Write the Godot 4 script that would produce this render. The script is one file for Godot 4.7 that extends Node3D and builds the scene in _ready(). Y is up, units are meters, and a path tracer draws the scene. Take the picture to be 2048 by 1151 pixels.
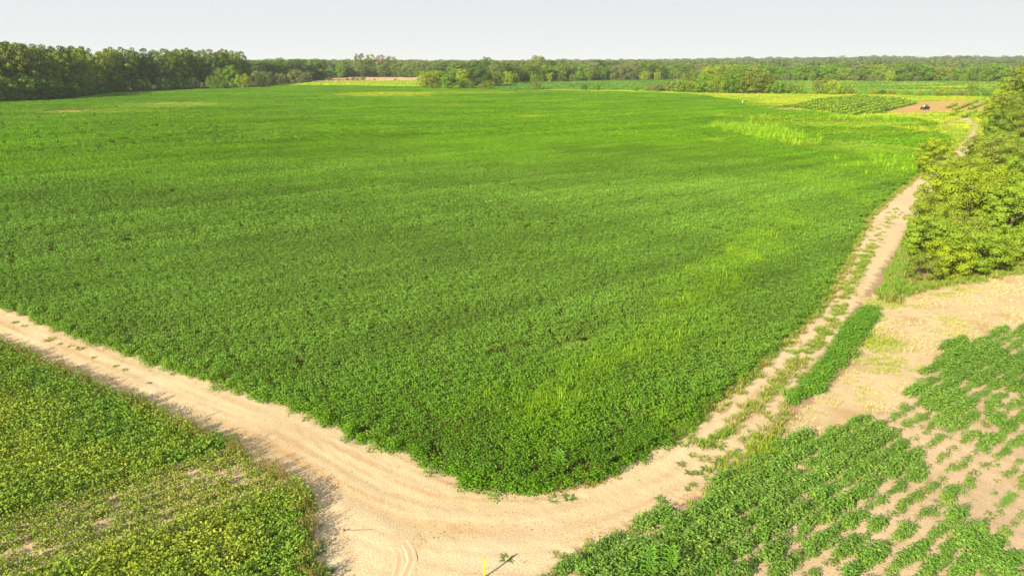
extends Node3D
# Soybean fields seen from a drone: sandy farm road, woodland edges, thickets. Metres, y up, camera looks along -z.
# Flat positions are Vector2(x, z).

const ROW := 0.942            # heading of the crop rows, radians from -z towards +x
var rng := RandomNumberGenerator.new()
var n_big := FastNoiseLite.new()
var n_mid := FastNoiseLite.new()
var n_small := FastNoiseLite.new()
var names := {}
var labels := {}
var mats := {}

# ---------------------------------------------------------------- plan of the place
var MAIN := PackedVector2Array([Vector2(-60.4, -60.0), Vector2(-37.46, -47.01), Vector2(-33.88, -44.95), Vector2(-29.51, -41.87), Vector2(-26.09, -39.94), Vector2(-23.49, -38.61), Vector2(-20.39, -36.65), Vector2(-17.75, -35.3), Vector2(-15.88, -34.17), Vector2(-13.79, -32.97), Vector2(-11.6, -31.96), Vector2(-9.58, -30.28), Vector2(-7.81, -29.07), Vector2(-6.16, -27.94), Vector2(-4.67, -27.3), Vector2(-3.66, -26.48), Vector2(-2.68, -25.51), Vector2(-1.99, -24.85), Vector2(-0.92, -24.49), Vector2(0.33, -24.35), Vector2(1.59, -24.56), Vector2(2.92, -25.21), Vector2(4.28, -25.81), Vector2(5.52, -26.68), Vector2(6.65, -27.81), Vector2(7.67, -28.75), Vector2(8.82, -30.03), Vector2(9.68, -31.42), Vector2(11.57, -33.44), Vector2(13.76, -35.96), Vector2(16.54, -39.62), Vector2(19.63, -43.41), Vector2(23.1, -48.33), Vector2(26.42, -53.95), Vector2(29.64, -59.19), Vector2(35.2, -68.5), Vector2(41.9, -79.6), Vector2(50.8, -91.4), Vector2(64.0, -108.6), Vector2(77.0, -126.2), Vector2(87.8, -139.5), Vector2(97.1, -152.9), Vector2(102.5, -166.7), Vector2(107.3, -179.0), Vector2(120.7, -199.6), Vector2(122.4, -221.3), Vector2(108.5, -225.4), Vector2(104.5, -238.5), Vector2(104.8, -275.8), Vector2(102.0, -302.8), Vector2(99.6, -330.9), Vector2(94.3, -375.8), Vector2(79.3, -393.5), Vector2(34.3, -419.8), Vector2(-1.2, -434.4), Vector2(-40.0, -458.1), Vector2(-66.1, -484.6), Vector2(-117.0, -514.2), Vector2(-153.2, -514.2), Vector2(-162.4, -458.1), Vector2(-202.6, -427.0), Vector2(-220.2, -393.5), Vector2(-214.2, -359.6), Vector2(-205.4, -314.2), Vector2(-222.1, -306.5), Vector2(-236.8, -272.8)])
var FIELD_LL := PackedVector2Array([Vector2(-50.72, -49.49), Vector2(-32.2, -39.62), Vector2(-29.04, -37.71), Vector2(-25.64, -35.63), Vector2(-22.38, -33.44), Vector2(-20.11, -32.24), Vector2(-17.37, -30.38), Vector2(-14.93, -28.8), Vector2(-13.11, -27.81), Vector2(-11.26, -26.52), Vector2(-9.77, -25.32), Vector2(-8.86, -24.42), Vector2(-8.15, -23.24), Vector2(-7.68, -21.85), Vector2(-7.44, -20.73), Vector2(-6.38, -18.28), Vector2(-5.38, -14.54), Vector2(-22.77, -14.54), Vector2(-53.46, -38.99)])
var FIELD_LR := PackedVector2Array([Vector2(0.45, -19.42), Vector2(1.74, -20.41), Vector2(3.25, -20.95), Vector2(5.4, -22.51), Vector2(7.17, -23.34), Vector2(9.09, -25.06), Vector2(10.73, -26.8), Vector2(11.7, -27.64), Vector2(12.87, -28.3), Vector2(14.72, -28.75), Vector2(16.83, -30.18), Vector2(18.33, -30.69), Vector2(20.01, -31.47), Vector2(22.22, -34.04), Vector2(23.88, -35.96), Vector2(26.76, -38.84), Vector2(29.0, -40.43), Vector2(32.4, -42.13), Vector2(34.63, -43.03), Vector2(54.22, -47.23), Vector2(68.38, -44.16), Vector2(27.7, -14.54), Vector2(-0.34, -14.54), Vector2(-0.4, -18.28)])
var ROAD := PackedVector2Array([Vector2(-60.4, -60.0), Vector2(-37.46, -47.01), Vector2(-29.51, -41.87), Vector2(-23.49, -38.61), Vector2(-17.75, -35.3), Vector2(-13.79, -32.97), Vector2(-11.6, -31.96), Vector2(-7.81, -29.07), Vector2(-4.67, -27.3), Vector2(-2.68, -25.51), Vector2(-0.92, -24.42), Vector2(0.33, -24.24), Vector2(2.91, -25.14), Vector2(5.51, -26.6), Vector2(7.64, -28.61), Vector2(9.65, -31.31), Vector2(13.69, -35.76), Vector2(16.45, -39.38), Vector2(19.55, -43.22), Vector2(23.01, -48.11), Vector2(29.85, -58.87), Vector2(42.4, -79.0), Vector2(51.3, -90.7), Vector2(64.1, -107.6), Vector2(76.7, -124.8), Vector2(88.9, -139.5), Vector2(106.3, -163.3), Vector2(126.3, -193.3), Vector2(134.9, -209.9), Vector2(114.4, -184.5), Vector2(119.9, -196.4), Vector2(133.1, -211.7), Vector2(149.4, -231.8), Vector2(143.2, -217.4), Vector2(127.1, -188.8), Vector2(103.1, -152.9), Vector2(89.7, -135.5), Vector2(77.1, -120.4), Vector2(64.0, -102.0), Vector2(50.2, -83.4), Vector2(40.4, -68.5), Vector2(34.8, -60.5), Vector2(29.72, -53.27), Vector2(26.18, -48.33), Vector2(22.76, -43.69), Vector2(18.62, -37.86), Vector2(14.78, -32.97), Vector2(12.65, -29.31), Vector2(11.66, -27.51), Vector2(9.09, -25.06), Vector2(5.4, -22.51), Vector2(1.74, -20.41), Vector2(0.45, -19.32), Vector2(-0.37, -16.25), Vector2(-0.86, -13.78), Vector2(-6.26, -13.78), Vector2(-6.38, -18.28), Vector2(-7.44, -20.73), Vector2(-7.68, -21.85), Vector2(-8.86, -24.42), Vector2(-11.26, -26.52), Vector2(-14.93, -28.8), Vector2(-20.11, -32.24), Vector2(-25.64, -35.63), Vector2(-32.2, -39.62), Vector2(-50.72, -49.49)])
var STRIP := PackedVector2Array([Vector2(14.49, -32.4), Vector2(15.93, -34.17), Vector2(18.76, -37.5), Vector2(22.61, -43.22), Vector2(24.8, -45.65), Vector2(26.93, -47.01), Vector2(25.19, -44.16), Vector2(21.96, -39.78), Vector2(19.02, -36.1), Vector2(17.18, -33.86), Vector2(15.64, -32.12), Vector2(14.43, -31.58)])
var CLEARING := PackedVector2Array([Vector2(26.1, -48.33), Vector2(28.88, -50.08), Vector2(31.9, -51.32), Vector2(35.86, -53.27), Vector2(39.21, -54.65), Vector2(44.13, -56.39), Vector2(71.9, -64.5), Vector2(93.7, -62.6), Vector2(68.38, -44.16), Vector2(54.22, -47.23), Vector2(34.63, -43.03), Vector2(29.0, -40.43), Vector2(23.88, -35.96), Vector2(20.01, -31.47), Vector2(14.72, -28.75), Vector2(12.67, -28.39), Vector2(14.68, -31.05), Vector2(19.01, -35.43), Vector2(25.47, -44.16)])
var VERGE_L := PackedVector2Array([Vector2(7.59, -28.39), Vector2(8.81, -29.5), Vector2(9.62, -30.69), Vector2(11.31, -32.57), Vector2(13.43, -34.98), Vector2(16.12, -38.46), Vector2(19.16, -42.22), Vector2(22.91, -47.45), Vector2(27.48, -54.65), Vector2(34.4, -66.0), Vector2(41.8, -78.2), Vector2(51.1, -90.7), Vector2(64.1, -107.6)])
var VERGE_C := PackedVector2Array([Vector2(8.75, -27.86), Vector2(9.97, -28.84), Vector2(11.35, -30.18), Vector2(13.54, -32.86), Vector2(16.49, -36.3), Vector2(19.79, -40.59), Vector2(22.64, -44.95), Vector2(25.98, -50.08), Vector2(31.19, -58.39), Vector2(35.3, -64.5)])
var VERGE_R := PackedVector2Array([Vector2(9.62, -26.48), Vector2(10.67, -27.3), Vector2(12.28, -28.93), Vector2(13.47, -30.54), Vector2(14.44, -31.74)])
var LOT := PackedVector2Array([Vector2(131.5, -248.1), Vector2(148.8, -275.8), Vector2(160.5, -292.1), Vector2(179.1, -314.2), Vector2(199.7, -322.4), Vector2(221.9, -326.6), Vector2(189.9, -275.8), Vector2(168.3, -253.2), Vector2(149.7, -243.2), Vector2(129.2, -234.0)])
var ROWCROP := PackedVector2Array([Vector2(104.8, -275.8), Vector2(112.4, -285.3), Vector2(125.6, -302.8), Vector2(148.3, -335.4), Vector2(177.9, -364.8), Vector2(181.5, -330.9), Vector2(171.3, -299.1), Vector2(147.6, -269.8), Vector2(132.9, -248.1), Vector2(123.9, -234.0), Vector2(110.5, -229.6), Vector2(108.6, -248.1), Vector2(105.5, -269.8), Vector2(96.7, -264.0)])
var ROWCROP_B := PackedVector2Array([Vector2(155.4, -253.2), Vector2(175.1, -282.1), Vector2(217.9, -322.4), Vector2(185.3, -269.8)])
var ROWCROP_C := PackedVector2Array([Vector2(142.0, -229.6), Vector2(154.5, -248.1), Vector2(161.0, -243.2), Vector2(148.9, -217.4), Vector2(141.9, -217.4)])
# places inside the big field where the crop thins out or turns to weeds: x, z, radius x, radius z, kind (0 yellow weeds, 1 bare sand, 2 tall bright grass, 3 pale crop), weight
var PATCHES := [
	[-65.0, -373.1, 33.9, 33.1, 0, 1.0], [-18.0, -401.4, 39.4, 25.6, 0, 0.5], [5.7, -221.6, 7.9, 8.0, 0, 0.7], [-24.8, -282.7, 18.0, 12.9, 0, 0.3],
	[-154.3, -245.9, 10.8, 7.4, 1, 1.0], [-137.4, -292.4, 17.6, 10.3, 1, 0.55], [-135.7, -277.0, 29.3, 18.5, 3, 1.0], [-145.9, -243.8, 34.6, 12.0, 3, 0.8],
	[103.9, -259.0, 11.0, 10.8, 1, 1.0], [120.6, -306.8, 9.8, 9.5, 1, 0.8], [115.2, -285.7, 26.0, 32.5, 0, 0.7],
	[91.4, -201.9, 30.2, 11.7, 0, 0.55], [114.0, -218.0, 18.6, 11.6, 2, 0.8], [61.1, -180.9, 10.3, 18.7, 2, 1.0], [61.5, -159.2, 8.0, 14.6, 2, 1.0], [93.4, -193.7, 24.9, 9.2, 3, 1.0], [60.8, -146.6, 5.3, 6.3, 0, 0.4],
	[106.0, -179.8, 6.4, 12.0, 0, 1.0], [90.0, -189.0, 20.3, 5.9, 0, 0.4], [73.2, -225.7, 17.7, 8.3, 0, 0.6], [88.1, -171.7, 19.7, 7.3, 0, 0.45], [86.2, -213.7, 21.3, 5.6, 2, 0.5],
	[44.6, -97.1, 5.7, 5.7, 2, 0.5], [58.7, -109.1, 7.1, 13.1, 2, 0.6], [71.2, -140.4, 11.1, 11.5, 3, 0.9], [67.0, -119.7, 5.2, 12.1, 2, 0.6], [44.3, -85.8, 2.5, 12.7, 2, 0.5],
	[26.1, -66.6, 1.5, 3.2, 0, 0.4], [21.0, -59.4, 1.6, 3.3, 0, 0.5], [23.5, -63.1, 2.8, 5.5, 2, 0.6], [16.2, -53.5, 2.9, 4.1, 2, 0.5], [17.4, -53.5, 1.6, 3.5, 2, 0.6], [13.4, -48.5, 1.9, 2.9, 2, 0.5],
	[9.7, -40.0, 1.7, 2.9, 2, 0.6], [7.2, -37.4, 1.3, 1.0, 0, 0.4], [4.9, -37.2, 1.2, 1.4, 2, 0.6], [2.0, -31.6, 1.3, 1.6, 2, 0.7], [-1.2, -32.5, 1.3, 1.3, 2, 0.35], [0.9, -29.8, 1.0, 1.0, 2, 0.5], [6.9, -42.5, 2.0, 2.7, 2, 0.3],
	[4.0, -39.6, 1.0, 0.6, 1, 0.8], [44.7, -153.1, 3.3, 5.9, 3, 0.8], [39.2, -152.9, 1.8, 2.0, 0, 0.8], [24.1, -51.7, 1.2, 7.5, 2, 0.12], [12.8, -44.1, 3.7, 6.6, 2, 0.35], [4.1, -32.8, 3.4, 4.0, 2, 0.25], [31.2, -79.6, 3.5, 11.1, 2, 0.35], [7.6, -30.3, 1.2, 1.5, 2, 0.3],
]
var STREAK := PackedVector2Array([Vector2(32.4, -76.8), Vector2(28.3, -70.3), Vector2(21.9, -60.5), Vector2(17.18, -53.81), Vector2(12.21, -45.14), Vector2(9.03, -39.78), Vector2(6.42, -37.14), Vector2(3.7, -33.56), Vector2(1.68, -31.05), Vector2(-0.1, -29.79)])
# the old wheel track through the crop
var TRACK := PackedVector2Array([Vector2(-0.42, -37.5), Vector2(2.34, -38.61), Vector2(4.78, -39.94), Vector2(7.06, -43.69), Vector2(9.89, -47.89), Vector2(12.51, -51.32), Vector2(15.91, -56.09), Vector2(18.29, -59.19), Vector2(23.8, -66.4), Vector2(30.8, -75.5)])
var MEADOW := PackedVector2Array([Vector2(-7.1, -419.8), Vector2(83.2, -412.9), Vector2(103.5, -390.4), Vector2(157.3, -387.4), Vector2(179.1, -375.8), Vector2(209.6, -359.6), Vector2(240.8, -349.5), Vector2(164.2, -234.0), Vector2(123.3, -179.0), Vector2(94.4, -139.5), Vector2(80.2, -126.2), Vector2(66.5, -110.2), Vector2(64.6, -108.6), Vector2(77.5, -126.2), Vector2(97.1, -152.9), Vector2(107.3, -179.0), Vector2(120.7, -199.6), Vector2(122.4, -221.3), Vector2(104.5, -238.5), Vector2(104.8, -275.8), Vector2(99.6, -330.9), Vector2(94.3, -375.8), Vector2(79.3, -393.5), Vector2(34.0, -416.3)])
var WOODS := PackedVector2Array([Vector2(-317.6, -275.8), Vector2(-223.4, -308.4), Vector2(-210.6, -322.4), Vector2(-214.9, -354.5), Vector2(-224.4, -393.5), Vector2(-217.6, -427.0), Vector2(-197.1, -464.0), Vector2(-183.5, -475.4), Vector2(-178.4, -519.5), Vector2(-173.1, -614.2), Vector2(-472.6, -1460.3), Vector2(-1654.2, -1460.3)])
var DENSE_LR := [[9.1, -23.5, 5.2, 3.6], [4.9, -20.0, 3.9, 1.5], [15.5, -27.7, 3.4, 3.6], [27.6, -37.2, 3.8, 4.2], [22.4, -32.6, 1.6, 2.8], [16.8, -20.6, 1.3, 1.6]]
var BARE_LR := [[10.8, -21.4, 1.3, 0.6], [12.1, -23.4, 0.5, 0.9], [14.4, -23.1, 0.4, 0.8], [15.5, -25.3, 0.4, 0.7], [20.0, -25.7, 1.7, 4.1], [18.8, -22.0, 0.8, 1.8], [16.1, -22.0, 0.5, 1.8], [9.7, -25.0, 0.3, 0.9], [16.1, -29.2, 0.5, 0.5], [13.7, -29.3, 0.3, 0.5], [19.1, -28.5, 0.7, 1.8]]

# ---------------------------------------------------------------- small helpers
func lin(r: float, g: float, b: float) -> Color:
	return Color(r, g, b).linear_to_srgb()

func fresh(called: String) -> String:
	names[called] = names.get(called, -1) + 1
	return called if names[called] == 0 else "%s_%03d" % [called, names[called]]

func tag(o: Node3D, label: String, category: String, group := "", kind := "") -> void:
	o.set_meta("label", label)
	o.set_meta("category", category)
	if group: o.set_meta("group", group)
	if kind: o.set_meta("kind", kind)

func put(called: String, mesh: Mesh, mat: Material, parent: Node3D = self) -> MeshInstance3D:
	var o := MeshInstance3D.new()
	o.name = fresh(called) if parent == self else called
	o.mesh = mesh
	if mat: o.material_override = mat
	parent.add_child(o, true)
	return o

func ordinal(n: int) -> String:
	var ones := ["", "first", "second", "third", "fourth", "fifth", "sixth", "seventh", "eighth", "ninth", "tenth", "eleventh", "twelfth", "thirteenth", "fourteenth", "fifteenth", "sixteenth", "seventeenth", "eighteenth", "nineteenth"]
	if n < 20: return ones[n]
	var tens := ["", "", "twent", "thirt", "fort", "fift", "sixt", "sevent", "eight", "ninet"]
	return tens[n / 10] + ("ieth" if n % 10 == 0 else "y-" + ones[n % 10])

func seg_dist(p: Vector2, line: PackedVector2Array) -> float:
	var best := 1e9
	for i in line.size() - 1:
		var q := Geometry2D.get_closest_point_to_segment(p, line[i], line[i + 1])
		best = minf(best, p.distance_squared_to(q))
	return sqrt(best)

func inside(p: Vector2, poly: PackedVector2Array) -> bool:
	return Geometry2D.is_point_in_polygon(p, poly)

func in_ell(p: Vector2, e: Array) -> float:      # 1 in the middle, 0 at the rim, below 0 outside
	return 1.0 - sqrt(pow((p.x - e[0]) / e[2], 2) + pow((p.y - e[1]) / e[3], 2))

func gh(x: float, z: float) -> float:            # height of the ground
	var d := sqrt(x * x + z * z)
	var h := 0.16 * n_big.get_noise_2d(x * 1.4, z * 1.4)
	if d > 250.0: h += smoothstep(250.0, 500.0, d) * 0.5 * n_big.get_noise_2d(x * 0.4, z * 0.4)
	if d > 1000.0: h += smoothstep(1000.0, 2600.0, d) * (3.0 + 11.0 * smoothstep(0.0, 1300.0, x) + 9.0 * n_big.get_noise_2d(x * 0.10, z * 0.10))
	return h

func seen(p: Vector2) -> bool:                   # roughly what could come into view, with room to step aside
	return p.y < -9.0 and absf(p.x) < -p.y * 0.86 + 16.0

# ---------------------------------------------------------------- materials
func grain(freq: float, kind: int, seed_: int, contrast: float, bright: float, octaves := 4) -> Image:
	var n := FastNoiseLite.new()
	n.seed = seed_; n.noise_type = kind; n.frequency = freq; n.fractal_octaves = octaves
	var img := n.get_seamless_image(512, 512)
	img.convert(Image.FORMAT_RGB8)
	img.adjust_bcs(bright, contrast, 1.0)
	return img

func ground_mat() -> StandardMaterial3D:
	var m := StandardMaterial3D.new()
	m.vertex_color_use_as_albedo = true
	m.roughness = 0.97
	m.metallic_specular = 0.15
	var img := grain(0.05, FastNoiseLite.TYPE_SIMPLEX_SMOOTH, 4, 1.0, 1.0, 5)
	var fine := grain(0.22, FastNoiseLite.TYPE_SIMPLEX, 41, 1.0, 1.0, 2)
	for y in 512:
		for x in 512:
			var g := 0.93 + 0.17 * (img.get_pixel(x, y).r - 0.5) + 0.16 * (fine.get_pixel(x, y).r - 0.5)
			if fine.get_pixel(x, y).r < 0.14: g -= 0.16
			img.set_pixel(x, y, Color(g, g * 0.99, g * 0.97))
	m.albedo_texture = ImageTexture.create_from_image(img)
	m.uv1_triplanar = true; m.uv1_world_triplanar = true
	m.uv1_scale = Vector3.ONE * 0.31
	var b := grain(0.06, FastNoiseLite.TYPE_SIMPLEX_SMOOTH, 9, 1.0, 1.0, 5)
	b.bump_map_to_normal_map(3.0)
	m.normal_enabled = true
	m.normal_texture = ImageTexture.create_from_image(b)
	m.normal_scale = 0.65
	return m

func leaf_mat(key: String, tint: Color, rough := 0.5, back := 0.5) -> StandardMaterial3D:
	if mats.has(key): return mats[key]
	var m := StandardMaterial3D.new()
	m.vertex_color_use_as_albedo = true
	m.albedo_color = tint.linear_to_srgb()
	m.roughness = rough
	m.metallic_specular = 0.28
	m.cull_mode = BaseMaterial3D.CULL_DISABLED
	m.backlight_enabled = back > 0.0
	m.backlight = Color(back, back, back * 0.5)
	mats[key] = m
	return m

func flat_mat(key: String, c: Color, rough := 0.7, metal := 0.0) -> StandardMaterial3D:
	if mats.has(key): return mats[key]
	var m := StandardMaterial3D.new()
	m.albedo_color = c.linear_to_srgb(); m.roughness = rough; m.metallic = metal
	mats[key] = m
	return m

# ---------------------------------------------------------------- leaves and blades
class Leaves:
	var v := PackedVector3Array()
	var c := PackedColorArray()
	var f := PackedInt32Array()
	func leaf(p: Vector3, n: Vector3, along: Vector3, l: float, w: float, col: Color) -> void:
		var t := (along - n * along.dot(n)).normalized()
		var s := n.cross(t) * (w * 0.5)
		var i := v.size()
		v.append(p); v.append(p + t * l * 0.45 + s + n * w * 0.12); v.append(p + t * l * 0.45 - s + n * w * 0.12); v.append(p + t * l - n * l * 0.1)
		for k in 4: c.append(col)
		f.append_array(PackedInt32Array([i, i + 1, i + 3, i, i + 3, i + 2]))
	func blade(p: Vector3, dir: Vector3, side: Vector3, l: float, w: float, droop: float, col: Color) -> void:
		var i := v.size()
		var m := p + dir * l * 0.6
		var q := p + dir * l + Vector3(dir.x, 0, dir.z) * l * droop - Vector3.UP * l * droop * 0.6
		v.append(p - side * w * 0.5); v.append(p + side * w * 0.5); v.append(m + side * w * 0.45); v.append(m - side * w * 0.45); v.append(q)
		for k in 5: c.append(col)
		f.append_array(PackedInt32Array([i, i + 1, i + 2, i, i + 2, i + 3, i + 3, i + 2, i + 4]))
	func tube(a: Vector3, b: Vector3, ra: float, rb: float, sides: int, col: Color) -> void:
		var d := (b - a).normalized()
		var s := d.cross(Vector3.RIGHT if absf(d.x) < 0.8 else Vector3.UP).normalized()
		var t := d.cross(s)
		var i := v.size()
		for k in sides:
			var q := s * cos(TAU * k / sides) + t * sin(TAU * k / sides)
			v.append(a + q * ra); v.append(b + q * rb)
			c.append(col); c.append(col)
		for k in sides:
			var j := i + 2 * k
			var o := i + 2 * ((k + 1) % sides)
			f.append_array(PackedInt32Array([j, o, o + 1, j, o + 1, j + 1]))
	func done() -> ArrayMesh:
		var a := []
		a.resize(Mesh.ARRAY_MAX)
		a[Mesh.ARRAY_VERTEX] = v; a[Mesh.ARRAY_COLOR] = c; a[Mesh.ARRAY_INDEX] = f
		var m := ArrayMesh.new()
		m.add_surface_from_arrays(Mesh.PRIMITIVE_TRIANGLES, a)
		return m

func rand_dir() -> Vector3:
	var y := rng.randf_range(-1, 1)
	var a := rng.randf() * TAU
	var r := sqrt(1.0 - y * y)
	return Vector3(r * cos(a), y, r * sin(a))

func tone(lo: float, hi: float) -> Color:        # one leaf's departure from its plant's colour
	var k := rng.randf_range(lo, hi)
	var warm := rng.randf_range(-0.12, 0.16)
	return Color(k * (1.0 + warm), k, k * (1.0 - warm))

func crop_tile(size: float, rows: int, n: int, leaf: float, h: float, lean: float) -> ArrayMesh:   # a square of closed canopy; rows run along local z
	var L := Leaves.new()
	var pitch := size / rows
	var gap := maxf(0.20, leaf * 1.5)
	var plants := []
	for row in rows:
		for k in int(size / gap):
			plants.append([(row + 0.5) * pitch - size * 0.5 + rng.randfn(0, 0.05 * pitch), (k + rng.randf()) * gap - size * 0.5, h * rng.randf_range(0.84, 1.10), rng.randf_range(0.36, 0.50) * pitch, rng.randf_range(0.82, 1.18)])
	for i in n:
		var q: Array = plants[rng.randi() % plants.size()]
		var d := rand_dir()
		d.y = absf(d.y)
		var k := pow(rng.randf(), 0.4)
		var r: float = q[3]
		var y: float = q[2] * (0.62 + 0.38 * d.y * k) if rng.randf() < 0.8 else q[2] * rng.randf_range(0.05, 0.7)
		var nn := (Vector3.UP + Vector3(d.x, 0, d.z) * 0.35 + rand_dir() * lean).normalized()
		L.leaf(Vector3(q[0] + d.x * r * k, y, q[1] + d.z * maxf(r, gap) * k), nn, d + rand_dir() * 0.7, leaf * rng.randf_range(0.7, 1.3), leaf * rng.randf_range(0.5, 0.8), tone(0.7, 1.3) * q[4])
	return L.done()

func bushy_plant(r: float, h: float, n: int, leaf: float, ripe: float, lean := 0.8) -> ArrayMesh:   # one soybean plant; ripe is its share of yellow leaves
	var L := Leaves.new()
	for i in 4:
		L.tube(Vector3.ZERO, Vector3(rng.randf_range(-0.6, 0.6) * r, h * 0.8, rng.randf_range(-0.6, 0.6) * r), 0.008, 0.005, 3, Color(1.3, 1.0, 1.0))
	for i in n:
		var d := rand_dir()
		d.y = absf(d.y)
		var k := pow(rng.randf(), 0.35)
		var p := Vector3(d.x * r * k, h * (0.12 + 0.88 * d.y * k), d.z * r * k)
		var c := tone(0.65, 1.35)
		var q := rng.randf()
		if q < ripe * 0.7: c = Color(4.2, 1.75, 1.0) * rng.randf_range(0.7, 1.2)
		elif q < ripe: c = Color(4.6, 1.3, 1.3) * rng.randf_range(0.6, 1.0)
		L.leaf(p, (Vector3.UP * 0.8 + d * 0.5 + rand_dir() * lean).normalized(), d + rand_dir() * 0.6, leaf * rng.randf_range(0.7, 1.3), leaf * rng.randf_range(0.45, 0.75), c)
	return L.done()

func grass_tuft(n: int, h: float, w: float, spread: float, droop: float) -> ArrayMesh:
	var L := Leaves.new()
	for i in n:
		var a := rng.randf() * TAU
		var out := Vector3(cos(a), 0, sin(a))
		var dir := (Vector3.UP + out * rng.randf_range(0.05, 0.75)).normalized()
		L.blade(out * rng.randf() * spread, dir, Vector3(-out.z, 0, out.x), h * rng.randf_range(0.55, 1.1), w, rng.randf() * droop, tone(0.7, 1.3))
	return L.done()

# ---------------------------------------------------------------- many alike plants
class Bag:
	var x: Array[Transform3D] = []
	var c := PackedColorArray()

func bags(n: int) -> Array:
	var a := []
	for i in n: a.append(Bag.new())
	return a

func pour(called: String, kinds: Array, meshes: Array, mat: Material, parent: Node3D) -> void:
	for k in kinds.size():
		var b: Bag = kinds[k]
		if b.x.is_empty(): continue
		var mm := MultiMesh.new()
		mm.transform_format = MultiMesh.TRANSFORM_3D
		mm.use_colors = true
		mm.mesh = meshes[k]
		mm.instance_count = b.x.size()
		for i in b.x.size():
			mm.set_instance_transform(i, b.x[i])
			mm.set_instance_color(i, b.c[i])
		var o := MultiMeshInstance3D.new()
		o.name = called if k == 0 else "%s_%03d" % [called, k]
		o.multimesh = mm
		o.material_override = mat
		o.set_meta("kind", "stuff")
		parent.add_child(o, true)

func stand(called: String, label: String, category: String) -> Node3D:
	var o := Node3D.new()
	o.name = fresh(called)
	add_child(o)
	tag(o, label, category, "", "stuff")
	return o

func lattice(poly: PackedVector2Array, ds: float, dt: float, lo: float, hi: float, heading := ROW) -> PackedVector2Array:   # points on rows inside a plot, between two distances from the camera's foot
	var along := Vector2(sin(heading), -cos(heading))
	var across := Vector2(cos(heading), sin(heading))
	var s0 := 1e9; var s1 := -1e9; var t0 := 1e9; var t1 := -1e9
	for p in poly:
		s0 = minf(s0, p.dot(along)); s1 = maxf(s1, p.dot(along))
		t0 = minf(t0, p.dot(across)); t1 = maxf(t1, p.dot(across))
	var out := PackedVector2Array()
	for j in range(floori(t0 / dt), ceili(t1 / dt)):
		for i in range(floori(s0 / ds), ceili(s1 / ds)):
			var p := along * (i + 0.5) * ds + across * (j + 0.5) * dt
			var d := p.length()
			if d < lo or d >= hi or not seen(p) or not Geometry2D.is_point_in_polygon(p, poly): continue
			out.append(p)
	return out

func spin(p: Vector2, y: float, turn: float, sx: float, sy: float) -> Transform3D:
	return Transform3D(Basis(Vector3.UP, turn).scaled_local(Vector3(sx, sy, sx)), Vector3(p.x, y, p.y))

# ---------------------------------------------------------------- the big field
func patch_at(p: Vector2) -> Array:             # [yellow weeds, bare, tall grass, pale] shares at a point
	var w := [0.0, 0.0, 0.0, 0.0]
	var wob := n_mid.get_noise_2d(p.x * 2.2, p.y * 1.1) * 0.45 + n_small.get_noise_2d(p.x, p.y) * 0.3
	for e in PATCHES:
		if absf(p.x - e[0]) > e[2] * 1.4 or absf(p.y - e[1]) > e[3] * 1.4: continue
		var k := in_ell(p, e) + wob
		if k > 0.0:
			w[e[4]] = maxf(w[e[4]], clampf(k * 2.6, 0.0, 1.0) * e[5])
	if p.x > -4.0 and p.length() < 95.0:
		var s := seg_dist(p, STREAK)
		if s < 9.0:
			w[2] = maxf(w[2], clampf((0.85 - s / 4.4 + wob * 1.3) * 1.1, 0.0, 1.0) * 0.6)
			w[0] = maxf(w[0], clampf((0.2 - s / 2.0 + wob * 1.8) * 1.4, 0.0, 1.0) * 0.3)
	return w

func field_color(p: Vector2, w: Array) -> Color:
	var d := p.length()
	var near := Vector3(0.090, 0.220, 0.011)
	var mid := Vector3(0.138, 0.280, 0.030)  # paler, greyer green: sky sheen on the leaves put into the colour
	var far := Vector3(0.130, 0.305, 0.001)
	var c := near.lerp(mid, smoothstep(24.0, 48.0, d)).lerp(far, smoothstep(70.0, 170.0, d))
	var a := n_big.get_noise_2d(p.x * 0.5 + 90.0, p.y * 1.2)
	var b := n_mid.get_noise_2d(p.x * 0.7, p.y * 0.7)
	c *= 1.0 + 0.26 * a + 0.20 * b
	c = c.lerp(Vector3(0.165, 0.30, 0.05), clampf(0.35 * n_big.get_noise_2d(p.x * 0.9 - 50.0, p.y * 1.6) + 0.05, 0.0, 0.5))
	c = c.lerp(Vector3(0.22, 0.42, 0.012), w[2] * 0.55)
	c = c.lerp(Vector3(0.42, 0.46, 0.015) if d > 110.0 else Vector3(0.27, 0.42, 0.015), w[0] * (0.75 if d < 110.0 else 0.4))
	c = c.lerp(Vector3(0.30, 0.46, 0.04), w[3] * 0.6)
	c = c.lerp(Vector3(0.60, 0.50, 0.22), w[1] * 0.8)
	return Color(c.x, c.y, c.z)

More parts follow.
